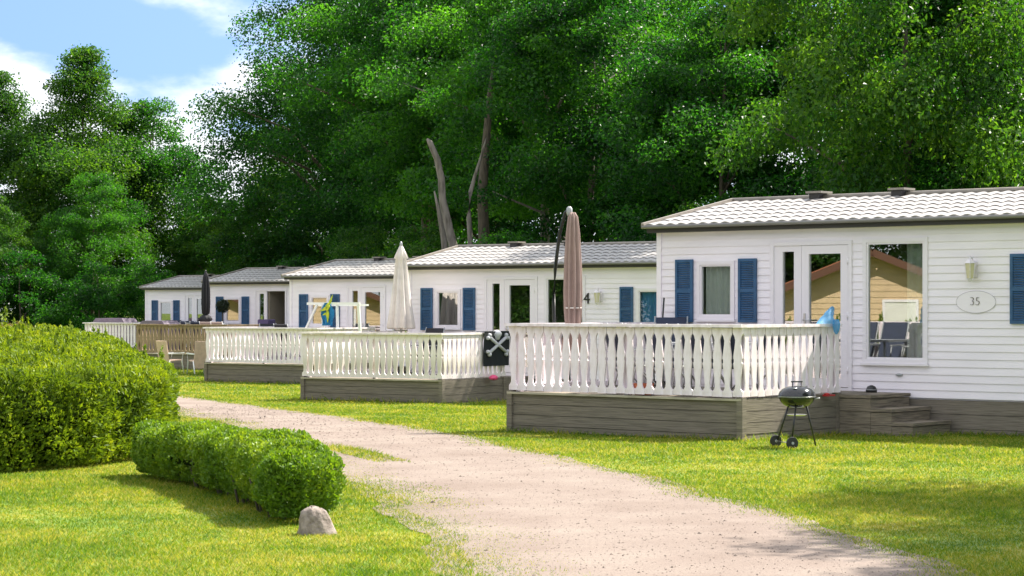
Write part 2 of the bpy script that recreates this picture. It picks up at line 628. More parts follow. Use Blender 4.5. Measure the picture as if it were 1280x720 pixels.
RR = np.array([(7.5, 4.0), (5.2, 9.0), (3.6, 12.2), (2.76, 14.45), (2.45, 16.5), (1.88, 19.6), (1.3, 22.3), (0.54, 25.0), (-0.41, 28.6), (-1.75, 33.4), (-3.37, 38.66), (-4.95, 43.5), (-7.65, 50.3), (-12.5, 61), (-20, 76), (-32, 98)])
RL = np.array([(3.6, 4.0), (1.6, 9.0), (0.5, 12.2), (-0.05, 14.45), (-0.28, 16.5), (-0.80, 19.6), (-1.45, 22.3), (-2.12, 25.0), (-2.95, 28.6), (-4.15, 33.4), (-5.60, 38.66), (-7.0, 43.5), (-9.8, 50.3), (-14.8, 61), (-22.5, 76), (-35, 98)])


def wob(y, k):
    return 0.05 * np.sin(y * 1.7 + k) + 0.03 * np.sin(y * 4.1 + 2 * k) + 0.010 * np.sin(y * 9.7 + k * 3)


def road_r(y):
    return np.interp(y, RR[:, 1], RR[:, 0]) + wob(y, 1.0)


def road_l(y):
    return np.interp(y, RL[:, 1], RL[:, 0]) + wob(y, 4.0) * 1.4


ry = np.linspace(4, 97, 520)
a, b = road_l(ry) - 0.38, road_r(ry) + 0.30          # gravel runs on a little under the grass
cols = 7
V = np.concatenate([np.stack([a + (b - a) * k / (cols - 1), ry, tz(ry) + 0.006], axis=1)[:, None, :] for k in range(cols)], axis=1)
ii = np.arange(len(ry) * cols).reshape(len(ry), cols)
Fc = np.stack([ii[:-1, :-1], ii[:-1, 1:], ii[1:, 1:], ii[1:, :-1]], axis=-1).reshape(-1, 4)
tag(link('gravel_road', np_mesh('gravel_road', V.reshape(-1, 3), Fc, smooth=True), M.road), kind='structure')


# ------------------------------------------------------------------ mobile homes
HL, HW = 9.6, 4.3
Z0, ZF = 0.48, 2.93            # bottom of the siding, bottom of the fascia


def siding(mb, a, b, z0, z1, holes, y=0.0, step=0.111):
    """Lapped boards on the plane y, left out where there are holes (u0, u1, z0, z1)."""
    z = z0
    while z < z1 - 1e-4:
        zt = min(z + step, z1)
        cuts = sorted({z, zt} | {h for o in holes for h in (o[2], o[3]) if z < h < zt})
        for p, q in zip(cuts[:-1], cuts[1:]):
            mid = (p + q) / 2
            spans = [(a, b)]
            for o in holes:
                if o[2] < mid < o[3]:
                    spans = [t for s_ in spans for t in ((s_[0], min(s_[1], o[0])), (max(s_[0], o[1]), s_[1])) if t[1] - t[0] > 1e-4]
            yp = y - 0.016 + 0.013 * (p - z) / step
            yq = y - 0.016 + 0.013 * (q - z) / step
            for u0, u1 in spans:
                mb.face([(u0, yp, p), (u1, yp, p), (u1, yq, q), (u0, yq, q)])
                if p == z:
                    mb.face([(u0, y, p), (u1, y, p), (u1, yp, p), (u0, yp, p)])
        z = zt


def frame_mb(u0, u1, z0, z1, w, y0, y1):
    m = MB()
    m.box((u0, y0, z0), (u0 + w, y1, z1)).box((u1 - w, y0, z0), (u1, y1, z1))
    m.box((u0 + w, y0 + 0.001, z0), (u1 - w, y1, z0 + w)).box((u0 + w, y0 + 0.001, z1 - w), (u1 - w, y1, z1))
    return m


def pane_mb(u0, u1, z0, z1, y):
    return MB().box((u0, y, z0), (u1, y + 0.008, z1))


def curtain_mb(u0, u1, z0, z1, y, amp=0.02, wl=0.09):
    m = MB()
    n = max(8, int((u1 - u0) / 0.012))
    i0 = len(m.v)
    for k in range(n + 1):
        u = u0 + (u1 - u0) * k / n
        yy = y + amp * math.sin(u / wl * 6.283) + amp * 0.5 * math.sin(u / wl * 2.4)
        m.v += [(u, yy, z0), (u, yy, z1)]
    for k in range(n):
        m.f.append((i0 + 2 * k, i0 + 2 * k + 2, i0 + 2 * k + 3, i0 + 2 * k + 1))
        m.sm.append(True)
    return m


def shutter_mb(u0, u1, z0, z1):
    m = frame_mb(u0, u1, z0, z1, 0.045, -0.052, -0.018)
    zm = (z0 + z1) / 2
    m.box((u0 + 0.045, -0.051, zm - 0.03), (u1 - 0.045, -0.018, zm + 0.03))
    for lo, hi in ((z0 + 0.045, zm - 0.03), (zm + 0.03, z1 - 0.045)):
        k = int((hi - lo) / 0.034)
        for j in range(k):
            z = lo + (hi - lo) * (j + 0.5) / k
            m.bar((u0 + 0.045, -0.036, z), (u1 - 0.045, -0.036, z), 0.034, 0.007, up=(0, -0.75, 0.66))
    return m


def text_mesh(txt, size, depth=0.008, name='digits', offset=0.0):
    c = bpy.data.curves.new(name, 'FONT')
    c.body = txt
    c.size = size
    c.extrude = depth
    c.offset = offset
    c.align_x = 'CENTER'
    c.align_y = 'CENTER'
    o = bpy.data.objects.new(name, c)
    C.objects.link(o)
    bpy.context.view_layer.update()
    me = bpy.data.meshes.new_from_object(o.evaluated_get(bpy.context.evaluated_depsgraph_get()))
    bpy.data.objects.remove(o)
    bpy.data.curves.remove(c)
    me.transform(Matrix.Rotation(R(90), 4, 'X'))
    me.materials.clear()
    return me


YE, ZE, YR, ZR = -0.21, 3.035, 2.22, 3.50      # eave and ridge of the roof


def tiled_slope(L_, seed):
    """Pressed roof tiles: rolls across, stepped courses up the slope."""
    g = random.Random(seed)
    tw, nper, nc = 0.205, 8, 6
    nt_ = int((L_ + 0.24) / tw)
    us = [-0.12 + (L_ + 0.24) * k / (nt_ * nper) for k in range(nt_ * nper + 1)]
    V, Fc = [], []
    for c in range(nc):
        for e in (0, 1):
            t = (c + e) / nc
            if e == 1 and c < nc - 1:
                t += 0.006
            y, z = YE + (YR - YE) * t, ZE + (ZR - ZE) * t
            lift = 0.016 if e == 0 else 0.004
            for k, u in enumerate(us):
                ph = (k % nper) / nper
                w = 0.5 - 0.5 * math.cos(2 * math.pi * ph)
                w = w ** 0.7
                dy = -0.012 * w if e == 0 else 0
                V.append((u, y + dy, z + lift + 0.023 * w))
    n = len(us)
    rise = []
    for c in range(nc):
        r0, r1 = (2 * c) * n, (2 * c + 1) * n
        for k in range(n - 1):
            Fc.append((r0 + k, r0 + k + 1, r1 + k + 1, r1 + k))
        if c < nc - 1:
            r2 = (2 * c + 2) * n
            i = len(V)                     # the riser has corners of its own, so its edge stays sharp
            V += V[r1:r1 + n]
            rise.append((i, r2))
    for i, r2 in rise:
        j = len(V)
        V += V[r2:r2 + n]
        for k in range(n - 1):
            Fc.append((i + k, i + k + 1, j + k + 1, j + k))
    # lip under the first course
    top = len(V)
    V += V[:n]
    i = len(V)
    for u in us:
        V.append((u, YE, ZE - 0.004))
    for k in range(n - 1):
        Fc.append((i + k, i + k + 1, top + k + 1, top + k))
    return np_mesh('roof', np.array(V), np.array(Fc), smooth=True)


tile_front = tiled_slope(HL, 3)
tile_front.materials.append(M.tile)


def window_part(parent, u0, u1, z0, z1, w, curtain=None, m_c=None, glass=None):
    f = frame_mb(u0, u1, z0, z1, w, -0.034, 0.05).build('window', M.upvc, parent)
    inner = frame_mb(u0 + w - 0.004, u1 - w + 0.004, z0 + w - 0.004, z1 - w + 0.004, 0.032, -0.018, 0.04).build('frame', M.upvc, f)
    pane_mb(u0 + w, u1 - w, z0 + w, z1 - w, 0.008).build('pane', glass or M.glass, f)
    MB().box((u0 - 0.02, -0.06, z0 - 0.03), (u1 + 0.02, -0.018, z0 - 0.001)).build('sill', M.upvc, f)
    for c in curtain or []:
        curtain_mb(*c, z0 + 0.05, z1 - 0.05, 0.09).build('curtain', m_c or M.curtain, f)
    return f


def lantern(parent, u, z):
    m = MB()
    m.box((u - 0.045, -0.035, z - 0.12), (u + 0.045, -0.016, z + 0.10))
    m.tube([(u, -0.035, z + 0.06), (u, -0.09, z + 0.15), (u, -0.14, z + 0.17), (u, -0.15, z + 0.12)], 0.009, 6)
    m.lathe([(0.085, 0.075), (0.05, 0.115), (0.012, 0.135)], 6, (u, -0.15, z), smooth=False)
    m.lathe([(0.015, -0.19), (0.03, -0.165), (0.055, -0.135)], 6, (u, -0.15, z), smooth=False)
    for k in range(6):
        t = k * math.pi / 3
        m.bar((u + 0.055 * math.cos(t), -0.15 + 0.055 * math.sin(t), z - 0.135), (u + 0.08 * math.cos(t), -0.15 + 0.08 * math.sin(t), z + 0.075), 0.008, 0.008)
    o = m.build('wall_lantern', M.upvc, parent)
    MB().lathe([(0.050, -0.134), (0.072, 0.074)], 6, (u, -0.15, z), smooth=False).build('lantern_glass', M.lampglass, o)


def home(X, Y, th, dz, label, number=None, shift=0.0, open_door=False, opts=()):
    root = empty('mobile_home', (X, Y, dz), -R(th), label, 'mobile home', 'white mobile homes in a row')
    k3 = 5.62 + shift
    holes = [(0.78, 1.44, 1.60, 2.46), (2.14, 3.52, 0.55, 2.73), (3.74, 4.77, 0.98, 2.75), (k3 + 0.42, k3 + 1.08, 1.60, 2.46)]
    w = MB()
    siding(w, 0.05, HL - 0.05, Z0, ZF + 0.10, holes)
    T = 0.03                                         # other walls, floor and ceiling
    w.box((0, T, Z0 - 0.02), (0.06, HW, ZF + 0.1)).box((HL - 0.06, T, Z0 - 0.02), (HL, HW, ZF + 0.1))
    w.box((0.06, HW - 0.06, Z0 - 0.02), (HL - 0.06, HW, ZF + 0.1))
    w.box((0.06, T, Z0 - 0.06), (HL - 0.06, HW - 0.06, Z0)).box((0.06, T, ZF + 0.03), (HL - 0.06, HW - 0.06, ZF + 0.08))
    for u0, u1, s in ((0.0, 0.05, -1), (HL - 0.05, HL, 1)):      # gables
        w.face([(u0, 0, ZF + 0.1), (u0, HW, ZF + 0.1), (u0, HW / 2, ZR - 0.02)])
    w.build('wall', M.white, root)
    for u in (-0.012, HL - 0.075):
        MB().box((u, -0.03, Z0 - 0.01), (u + 0.087, 0.05, ZF + 0.02)).build('corner_trim', M.white, root)
    MB().box((0.07, 1.75, Z0 + 0.001), (HL - 0.07, 1.80, ZF + 0.025)).build('partition', M.room, root)
    sk = MB()
    for j in range(5):
        z = -0.55 + j * 0.203
        sk.box((0.01, 0.005 + 0.004 * (j % 2), z), (HL - 0.01, 0.04, z + 0.195))
    sk.box((0.0, 0.04, -0.5), (HL, HW - 0.02, Z0 - 0.065))
    sk.build('skirting', M.greywood, root)
    rf = link('roof', tile_front, M.tile, root)
    bk = MB()
    bk.face([(HL + 0.12, YR, ZR + 0.02), (-0.12, YR, ZR + 0.02), (-0.12, HW + 0.21, ZE), (HL + 0.12, HW + 0.21, ZE)])
    bk.face([(-0.11, YE + 0.02, ZE - 0.02), (-0.11, YR, ZR - 0.02), (HL + 0.11, YR, ZR - 0.02), (HL + 0.11, YE + 0.02, ZE - 0.02)])
    bk.build('rear_slope', M.tile, rf)
    MB().tube([(-0.14, YR, ZR + 0.03), (HL + 0.14, YR, ZR + 0.03)], 0.042, 10).build('ridge_cap', M.verge, rf)
    for u in (-0.13, HL + 0.13):
        ve = MB()
        ve.bar((u, YE - 0.03, ZE + 0.012), (u, YR, ZR + 0.03), 0.05, 0.075)
        ve.bar((u, YR, ZR + 0.03), (u, HW + 0.22, ZE + 0.012), 0.05, 0.075)
        ve.build('verge_trim', M.verge, rf)
    for u in (1.55, 3.05):
        v = MB().box((u - 0.09, YR - 0.17, ZR - 0.02), (u + 0.09, YR + 0.09, ZR + 0.085)).build('roof_vent', M.fascia, rf)
        MB().box((u - 0.13, YR - 0.21, ZR + 0.086), (u + 0.16, YR + 0.13, ZR + 0.118)).build('vent_cap', M.verge, v)
    fa = MB()
    fa.box((-0.10, -0.165, ZF), (HL + 0.10, -0.135, ZE - 0.006)).box((-0.1, -0.134, ZF + 0.02), (HL + 0.1, -0.02, ZF + 0.035))
    fa.build('fascia', M.fascia, root)
    gt = MB()
    gt.tube([(-0.15, -0.222, ZE - 0.012), (HL + 0.15, -0.222, ZE - 0.012)], 0.030, 10)
    gt.build('gutter', M.gutter, root)
    # shutters and windows
    for u in (0.36, 1.54, k3):
        shutter_mb(u, u + 0.33, 1.54, 2.51).build('shutter', M.blue, root)
    shutter_mb(k3 + 1.18, k3 + 1.51, 1.54, 2.51).build('shutter', M.blue, root)
    cur = [(0.84, 1.38)] if 'curtain' in opts else []
    window_part(root, 0.76, 1.46, 1.58, 2.48, 0.055, cur, None, M.glass_dull if cur else None)
    window_part(root, k3 + 0.40, k3 + 1.10, 1.58, 2.48, 0.055, [(k3 + 0.46, k3 + 1.04)], M.skyblue if 'bluecurtain' in opts else None, M.glass_dull if 'bluecurtain' in opts else None)
    window_part(root, 3.72, 4.79, 0.96, 2.77, 0.06, [(4.40, 4.74)] if 'curtain' in opts else [(3.8, 4.7)] if 'blind' in opts else [], M.blind if 'blind' in opts else None)
    # glazed door with a side light
    d = frame_mb(2.12, 3.54, 0.53, 2.75, 0.06, -0.04, 0.05).build('door', M.upvc, root)
    sl = MB()
    sl.box((2.18, -0.02, 0.59), (2.33, 0.04, 2.69)).box((2.53, -0.02, 0.59), (2.66, 0.04, 2.69))
    sl.box((2.33, -0.019, 0.59), (2.53, 0.04, 0.75)).box((2.33, -0.019, 2.60), (2.53, 0.04, 2.69))
    sl.build('side_light', M.upvc, d)
    pane_mb(2.33, 2.53, 0.75, 2.60, 0.01).build('pane', M.glass, d)
    if open_door:
        lf = MB().box((2.68, 0.05, 0.6), (2.715, 0.9, 2.69)).build('door_leaf', M.room, d)
    else:
        lf = frame_mb(2.67, 3.47, 0.60, 2.685, 0.125, -0.028, 0.035)
        lf.build('door_leaf', M.upvc, d)
        pane_mb(2.79, 3.35, 0.72, 2.565, 0.004).build('pane', M.glass, d)
        h = MB().box((2.715, -0.045, 1.45), (2.745, -0.0285, 1.68)).tube([(2.73, -0.04, 1.58), (2.73, -0.085, 1.58), (2.86, -0.09, 1.58)], 0.011, 8)
        h.build('handle', M.steel, d)
        for z in (0.85, 1.65, 2.45):
            MB().tube([(3.475, -0.038, z - 0.05), (3.475, -0.038, z + 0.05)], 0.012, 8).build('hinge', M.upvc, d)
    lantern(root, 5.53 + shift - 0.42 if number != '35' else 5.53, 2.31)
    if number == '35':
        pl = MB()
        o = [(5.55 + 0.31 * math.cos(t * 0.19635), 1.845 + 0.155 * math.sin(t * 0.19635)) for t in range(32)]
        pl.prism(o, -0.019, -0.010)
        pq = pl.build('number_plaque', M.white, root)
        rim = MB()
        rim.tube([(x, -0.019, z) for x, z in o + o[:1]], 0.003, 6, caps=False)
        rim.build('rim', M.rimgrey, pq)
        t = link('digits', text_mesh('35', 0.17, 0.006, offset=-0.006), M.bark, pq)
        t.location = (5.54, -0.026, 1.85)
    elif number:
        t = link('digits', text_mesh(number, 0.34, 0.008), M.black, root)
        t.location = (4.74, -0.03, 2.25)
    if number == '35':
        vt = MB().lathe([(0.045, 0), (0.04, 0.02), (0.01, 0.028)], 14).build('air_vent', M.greymetal, root)
        vt.rotation_euler = (R(90), 0, 0)
        vt.scale = (1.3, 0.5, 1)
        vt.location = (4.32, -0.014, 0.80)
    return root


HOMES = [
    (2.29, 34.44, 40.5, 0.0, 'nearest white mobile home, with oval number 35 plaque and blue shutters', '35', 0.47, False, ('curtain',)),
    (-2.39, 51.0, 33.0, -0.29, 'second white mobile home with number 34, between the pink and cream parasols', '34', 0.05, False, ('bluecurtain',)),
    (-6.446, 64.0, 35.0, -0.35, 'third white mobile home behind the white drying frame and the cream parasol', None, 0.05, False, ('blind',)),
    (-10.75, 78.0, 33.0, -0.345, 'fourth white mobile home with its door standing open onto a dark room', None, 0.05, True, ('blind',)),
    (-15.15, 91.0, 33.0, -0.43, 'farthest and smallest white mobile home under a shaded blue grey roof', None, 0.05, False, ('blind',)),
]
HR = [home(*h) for h in HOMES]

# ------------------------------------------------------------------ decks
PITCH = 0.1632
PROF = [(0.575, .079), (.645, .079), (.66, .060), (.69, .042), (.74, .038), (.80, .043), (.90, .056), (1.0, .069), (1.02, .071), (1.035, .062), (1.07, .062), (1.085, .071),
        (1.12, .070), (1.2, .057), (1.28, .044), (1.33, .041), (1.38, .056), (1.41, .074), (1.43, .079), (1.497, .079)]
PLAIN = [(0.575, .055), (0.8, .05), (1.1, .056), (1.3, .05), (1.497, .055)]


def baluster_mesh(prof, m):
    b = MB()
    b.prism([(w, z) for z, w in prof] + [(-w, z) for z, w in reversed(prof)], -0.011, 0.011)
    me = b.mesh('baluster')
    me.materials.append(m)
    return me


BAL = {'white': baluster_mesh(PROF, M.paint), 'old': baluster_mesh(PROF, M.oldpaint), 'brown': baluster_mesh(PROF, M.brownwood), 'plain': baluster_mesh(PLAIN, M.paint)}
DW, DD, DS = 4.08, 3.5, 2.42       # deck width, depth, length of the right-hand railing
DZ = 0.55


def deck(X, Y, th, dz, label, style='white', steps=False, du=0.0, DW=DW):
    th_ = R(th)
    X, Y = X + du * math.cos(th_), Y - du * math.sin(th_)
    root = empty('wooden_deck', (X, Y, dz), -th_, label, 'deck', 'railed decks in front of the mobile homes')
    pm = {'white': M.paint, 'old': M.oldpaint, 'brown': M.brownwood, 'plain': M.paint}[style]
    y0 = -DD
    fl = MB()
    k = 24
    for j in range(k):
        a = y0 + 0.01 + (DD - 0.05) * j / k
        fl.box((0.02, a, DZ - 0.03), (DW - 0.02, a + (DD - 0.05) / k - 0.006, DZ))
    fl.build('floor', M.greywood, root)
    sk = MB()
    for j in range(6):
        z = -0.38 + j * 0.152
        o = 0.003 * ((j * 7) % 3)
        sk.box((0.07, y0 + 0.012 + o, z), (DW - 0.07, y0 + 0.035 + o, z + 0.144))
        sk.box((DW - 0.035 - o, y0 + 0.07, z + 0.002), (DW - 0.012 - o, -0.05, z + 0.146))
        sk.box((0.012 + o, y0 + 0.07, z + 0.002), (0.035 + o, -0.05, z + 0.146))
    sk.box((0.04, y0 + 0.045, -0.4), (DW - 0.04, y0 + 0.055, DZ - 0.031))
    sk.box((DW - 0.055, y0 + 0.056, -0.4), (DW - 0.045, -0.06, DZ - 0.031))
    sk.build('skirting', M.greywood, root)
    for u, v in ((-0.02, y0 - 0.02), (DW - 0.075, y0 - 0.02), (DW - 0.075, -1.16)):
        MB().box((u, v, -0.5), (u + 0.095, v + 0.095, DZ + 0.02)).build('corner_post', M.greywood, root)
    if style != 'plain':
        MB().box((-0.01, y0 - 0.025, DZ - 0.028), (DW + 0.005, y0 + 0.012, DZ + 0.002)).build('ledge', M.ledge, root)
    # railings: white boards nailed outside two stringers, a cap on top
    for z in (0.582, 1.424):
        MB().box((0.03, y0 + 0.035, z), (DW - 0.03, y0 + 0.075, z + 0.07)).build('stringer', pm, root)
        MB().box((DW - 0.075, y0 + 0.08, z), (DW - 0.035, y0 + DS, z + 0.07)).build('stringer', pm, root)
        MB().box((0.035, y0 + 0.08, z), (0.075, -0.06, z + 0.07)).build('stringer', pm, root)
    for u, v in ((0.08, y0 + 0.08), (DW / 2, y0 + 0.08), (DW - 0.16, y0 + 0.08), (DW - 0.16, y0 + DS - 0.085), (0.08, -0.5)):
        MB().box((u, v, DZ + 0.001), (u + 0.08, v + 0.08, 1.498)).build('post', pm, root)
    MB().box((-0.05, y0 - 0.045, 1.5), (DW + 0.018, y0 + 0.105, 1.54)).build('cap_rail', pm, root)
    MB().box((DW - 0.10, y0 + 0.106, 1.499), (DW + 0.017, y0 + DS + 0.03, 1.539)).build('cap_rail', pm, root)
    MB().box((-0.05, y0 + 0.106, 1.499), (0.10, -0.03, 1.539)).build('cap_rail', pm, root)
    bm = BAL[style]
    g = random.Random(int(X * 100))

    def bal(u, v, rz):
        o = bpy.data.objects.new('baluster', bm)
        o.parent = root
        o.location = (u, v, g.uniform(-0.006, 0.006))
        o.rotation_euler = (0, g.uniform(-0.006, 0.006), rz)
        C.objects.link(o)
    n = int(round(DW / PITCH))
    for j in range(n):
        bal(DW * (j + 0.5) / n, y0 + 0.022, 0)
    n = int(DS / PITCH)
    for j in range(n):
        bal(DW - 0.022, y0 + 0.05 + DS * (j + 0.5) / n, R(90))
    n = int((DD - 0.1) / PITCH)
    for j in range(n):
        bal(0.022, y0 + 0.05 + (DD - 0.15) * (j + 0.5) / n, R(90))
    if steps:
        for u1, zt, front in ((4.62, 0.545, -1.13), (4.95, 0.36, -1.12), (5.28, 0.175, -1.11)):
            s = MB()
            s.box((DW + 0.01, front, zt - 0.045), (u1, -0.05, zt))
            h = zt - 0.05
            rows = max(1, int(round(h / 0.16)))
            for j in range(rows):
                a, b = -0.05 + (h + 0.05) * j / rows, -0.05 + (h + 0.05) * (j + 1) / rows - 0.006
                s.box((DW + 0.012, front + 0.014, a), (u1 - 0.02, -0.055, b))
            s.build('step', M.stepwood, root)
    return root


DECKS = [
    ('white railed deck with wooden steps, in front of the nearest mobile home', 'white', True),
    ('mossy white railed deck with a pirate towel, in front of home 34', 'old', False),
    ('white railed deck behind the drying frame, third from the right', 'white', False),
    ('brown unpainted railed deck behind the two beige chairs', 'brown', False),
    ('farthest deck with narrow white slats, at the left end of the row', 'plain', False),
]
for (lab, sty, stp), h in zip(DECKS, HOMES):
    deck(h[0], h[1], h[2], {0: 0.0, 1: -0.31, 2: -0.31, 3: -0.33, 4: -0.36}[DECKS.index((lab, sty, stp))], lab, sty, stp,
         {0: -0.09, 1: -0.38, 3: -0.25}.get(DECKS.index((lab, sty, stp)), -0.1), {1: 3.75}.get(DECKS.index((lab, sty, stp)), DW))


def on_home(i, u, v, z):
    """World point for a point given in the frame of home i (z is absolute)."""
    X, Y, th = HOMES[i][:3]
    t = R(th)
    return (X + u * math.cos(t) + v * math.sin(t), Y - u * math.sin(t) + v * math.cos(t), z)


DKZ = [0.55, 0.24, 0.24, 0.22, 0.19]      # floor height of each deck
HZ = [-R(h[2]) for h in HOMES]

# ------------------------------------------------------------------ foliage generators
def tree_meshes(seed, H, base, Rw, prof, nclump, nleaf, leaf, tr=0.16, lean=(0, 0), limbs=14, mname='leaf'):
    g = np.random.default_rng(seed)
    h = g.beta(*prof[0], size=nclump)
    ang = g.uniform(0, 2 * math.pi, nclump)
    pr = np.interp(h, prof[1], prof[2])
    lob = 1 + 0.20 * np.sin(3 * ang + seed) + 0.13 * np.sin(5 * ang + 2.1 * seed + 6 * h) + 0.12 * g.normal(size=nclump)
    rho = np.sqrt(g.uniform(0.22, 1.0, nclump))
    rad = Rw * pr * lob * rho
    zc = base + (H - base) * h
    cx = rad * np.cos(ang) + lean[0] * zc
    cy = rad * np.sin(ang) + lean[1] * zc
    cr = Rw * g.uniform(0.13, 0.27, nclump) * (0.65 + 0.5 * pr)
    P, N, T = [], [], []
    for i in range(nclump):
        m = int(nleaf * (cr[i] / (Rw * 0.2)) ** 2 * g.uniform(0.7, 1.3))
        d = unit(g.normal(size=(m, 3)))
        r = cr[i] * g.uniform(0.15, 1.0, m) ** 0.55
        # spiky, uneven clump: a few twigs reach further out
        r *= 1 + 0.35 * np.maximum(0, np.sin(4 * d[:, 0] + i) * np.cos(5 * d[:, 1] + 2 * i))
        p = d * r[:, None] * np.array([1.0, 1.0, 0.55]) + np.array([cx[i], cy[i], zc[i]])
        p[:, 2] -= 0.12 * (p[:, 0] ** 2 + p[:, 1] ** 2) / max(Rw, 1)  * 0.3
        P.append(p)
        N.append(unit(0.55 * d + np.array([0, 0, 0.55]) + 0.65 * g.normal(size=(m, 3))))
        T.append(np.clip(g.normal(0.5 + g.normal() * 0.17, 0.2, m), 0, 1))
    P, N, T = np.concatenate(P), np.concatenate(N), np.concatenate(T)
    keep = P[:, 2] > 0.15
    P, N, T = P[keep], N[keep], T[keep]
    V, Fc = leaves(g, P, N, g.uniform(0.7, 1.3, len(P)) * leaf)
    crown = np_mesh('crown', V, Fc, T)
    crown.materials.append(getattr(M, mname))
    tk = MB()
    rr = random.Random(seed)
    top = H * 0.86
    n = 9
    pts, rads = [], []
    for k in range(n):
        t = k / (n - 1)
        pts.append((lean[0] * top * t + 0.12 * math.sin(3 * t + seed) * t, lean[1] * top * t + 0.1 * math.cos(4 * t + seed) * t, -0.3 + (top + 0.3) * t))
        rads.append(tr * (1.35 if k == 0 else 1.0) * (1 - t * 0.85))
    tk.tube(pts, rads, 10)
    order = sorted(range(nclump), key=lambda i: rr.random())[:limbs]
    for i in order:
        zt = max(base * 0.75, min(top * 0.9, zc[i] - rad[i] * 0.7 - 0.4))
        t = (zt + 0.3) / (top + 0.3)
        o = Vector((lean[0] * top * t, lean[1] * top * t, zt))
        e = Vector((cx[i], cy[i], zc[i]))
        mid = (o + e) / 2 + Vector((rr.uniform(-.2, .2), rr.uniform(-.2, .2), 0.15 * (e - o).length))
        r0 = tr * (1 - t * 0.85) * 0.55
        tk.tube([o, o.lerp(mid, 0.5) + Vector((0, 0, 0.1)), mid, e], [r0, r0 * 0.8, r0 * 0.6, r0 * 0.2], 6)
    trunk = tk.mesh('trunk')
    return crown, trunk


ROUND = ((1.5, 1.3), [0, .12, .35, .6, .82, 1.0], [.55, .85, 1.0, .88, .55, .12])
TALL = ((1.35, 1.25), [0, .1, .3, .55, .8, 1.0], [.7, .95, 1.0, .8, .42, .06])
HIGH = ((1.3, 1.2), [0, .2, .5, .8, 1.0], [.5, .9, 1.0, .72, .2])
BUSH = ((1.1, 1.3), [0, .3, .7, 1.0], [.95, 1.0, .75, .15])
KIND = {
    'huge': tree_meshes(17, 19.0, 1.6, 6.0, ROUND, 300, 400, 0.14, tr=0.3, limbs=22),
    'huge2': tree_meshes(28, 17.5, 1.6, 5.4, ROUND, 260, 400, 0.14, tr=0.28, limbs=20),
    'broad': tree_meshes(21, 13.0, 1.6, 4.3, ROUND, 165, 370, 0.135),
    'broad2': tree_meshes(34, 12.2, 1.2, 4.0, ROUND, 160, 370, 0.132, mname='leaf_light'),
    'cone': tree_meshes(45, 14.5, 1.0, 5.2, TALL, 330, 330, 0.14, mname='leaf_light'),
    'high': tree_meshes(52, 14.5, 5.2, 4.4, HIGH, 150, 370, 0.135, tr=0.24),
    'high2': tree_meshes(63, 13.5, 4.6, 4.0, HIGH, 145, 370, 0.135, tr=0.2, lean=(0.03, 0)),
    'bush': tree_meshes(71, 4.2, 0.0, 2.1, BUSH, 90, 170, 0.095, tr=0.06, limbs=10, mname='leaf_light'),
    'bush2': tree_meshes(82, 3.2, 0.0, 1.9, BUSH, 80, 170, 0.09, tr=0.05, limbs=10),
}


def tree(kind, x, y, rz, s, label, group='trees in the wood behind the homes', sz=None, bark=None, name='leafy_tree', cat='tree'):
    r = empty(name, (x, y, float(tz(y)) - 0.05), rz, label, cat, group)
    r.scale = (s, s, sz or s)
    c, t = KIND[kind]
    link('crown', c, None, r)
    o = link('trunk', t, M.bark, r)
    if bark:
        o.material_slots[0].link = 'OBJECT'
        o.material_slots[0].material = bark
    return r


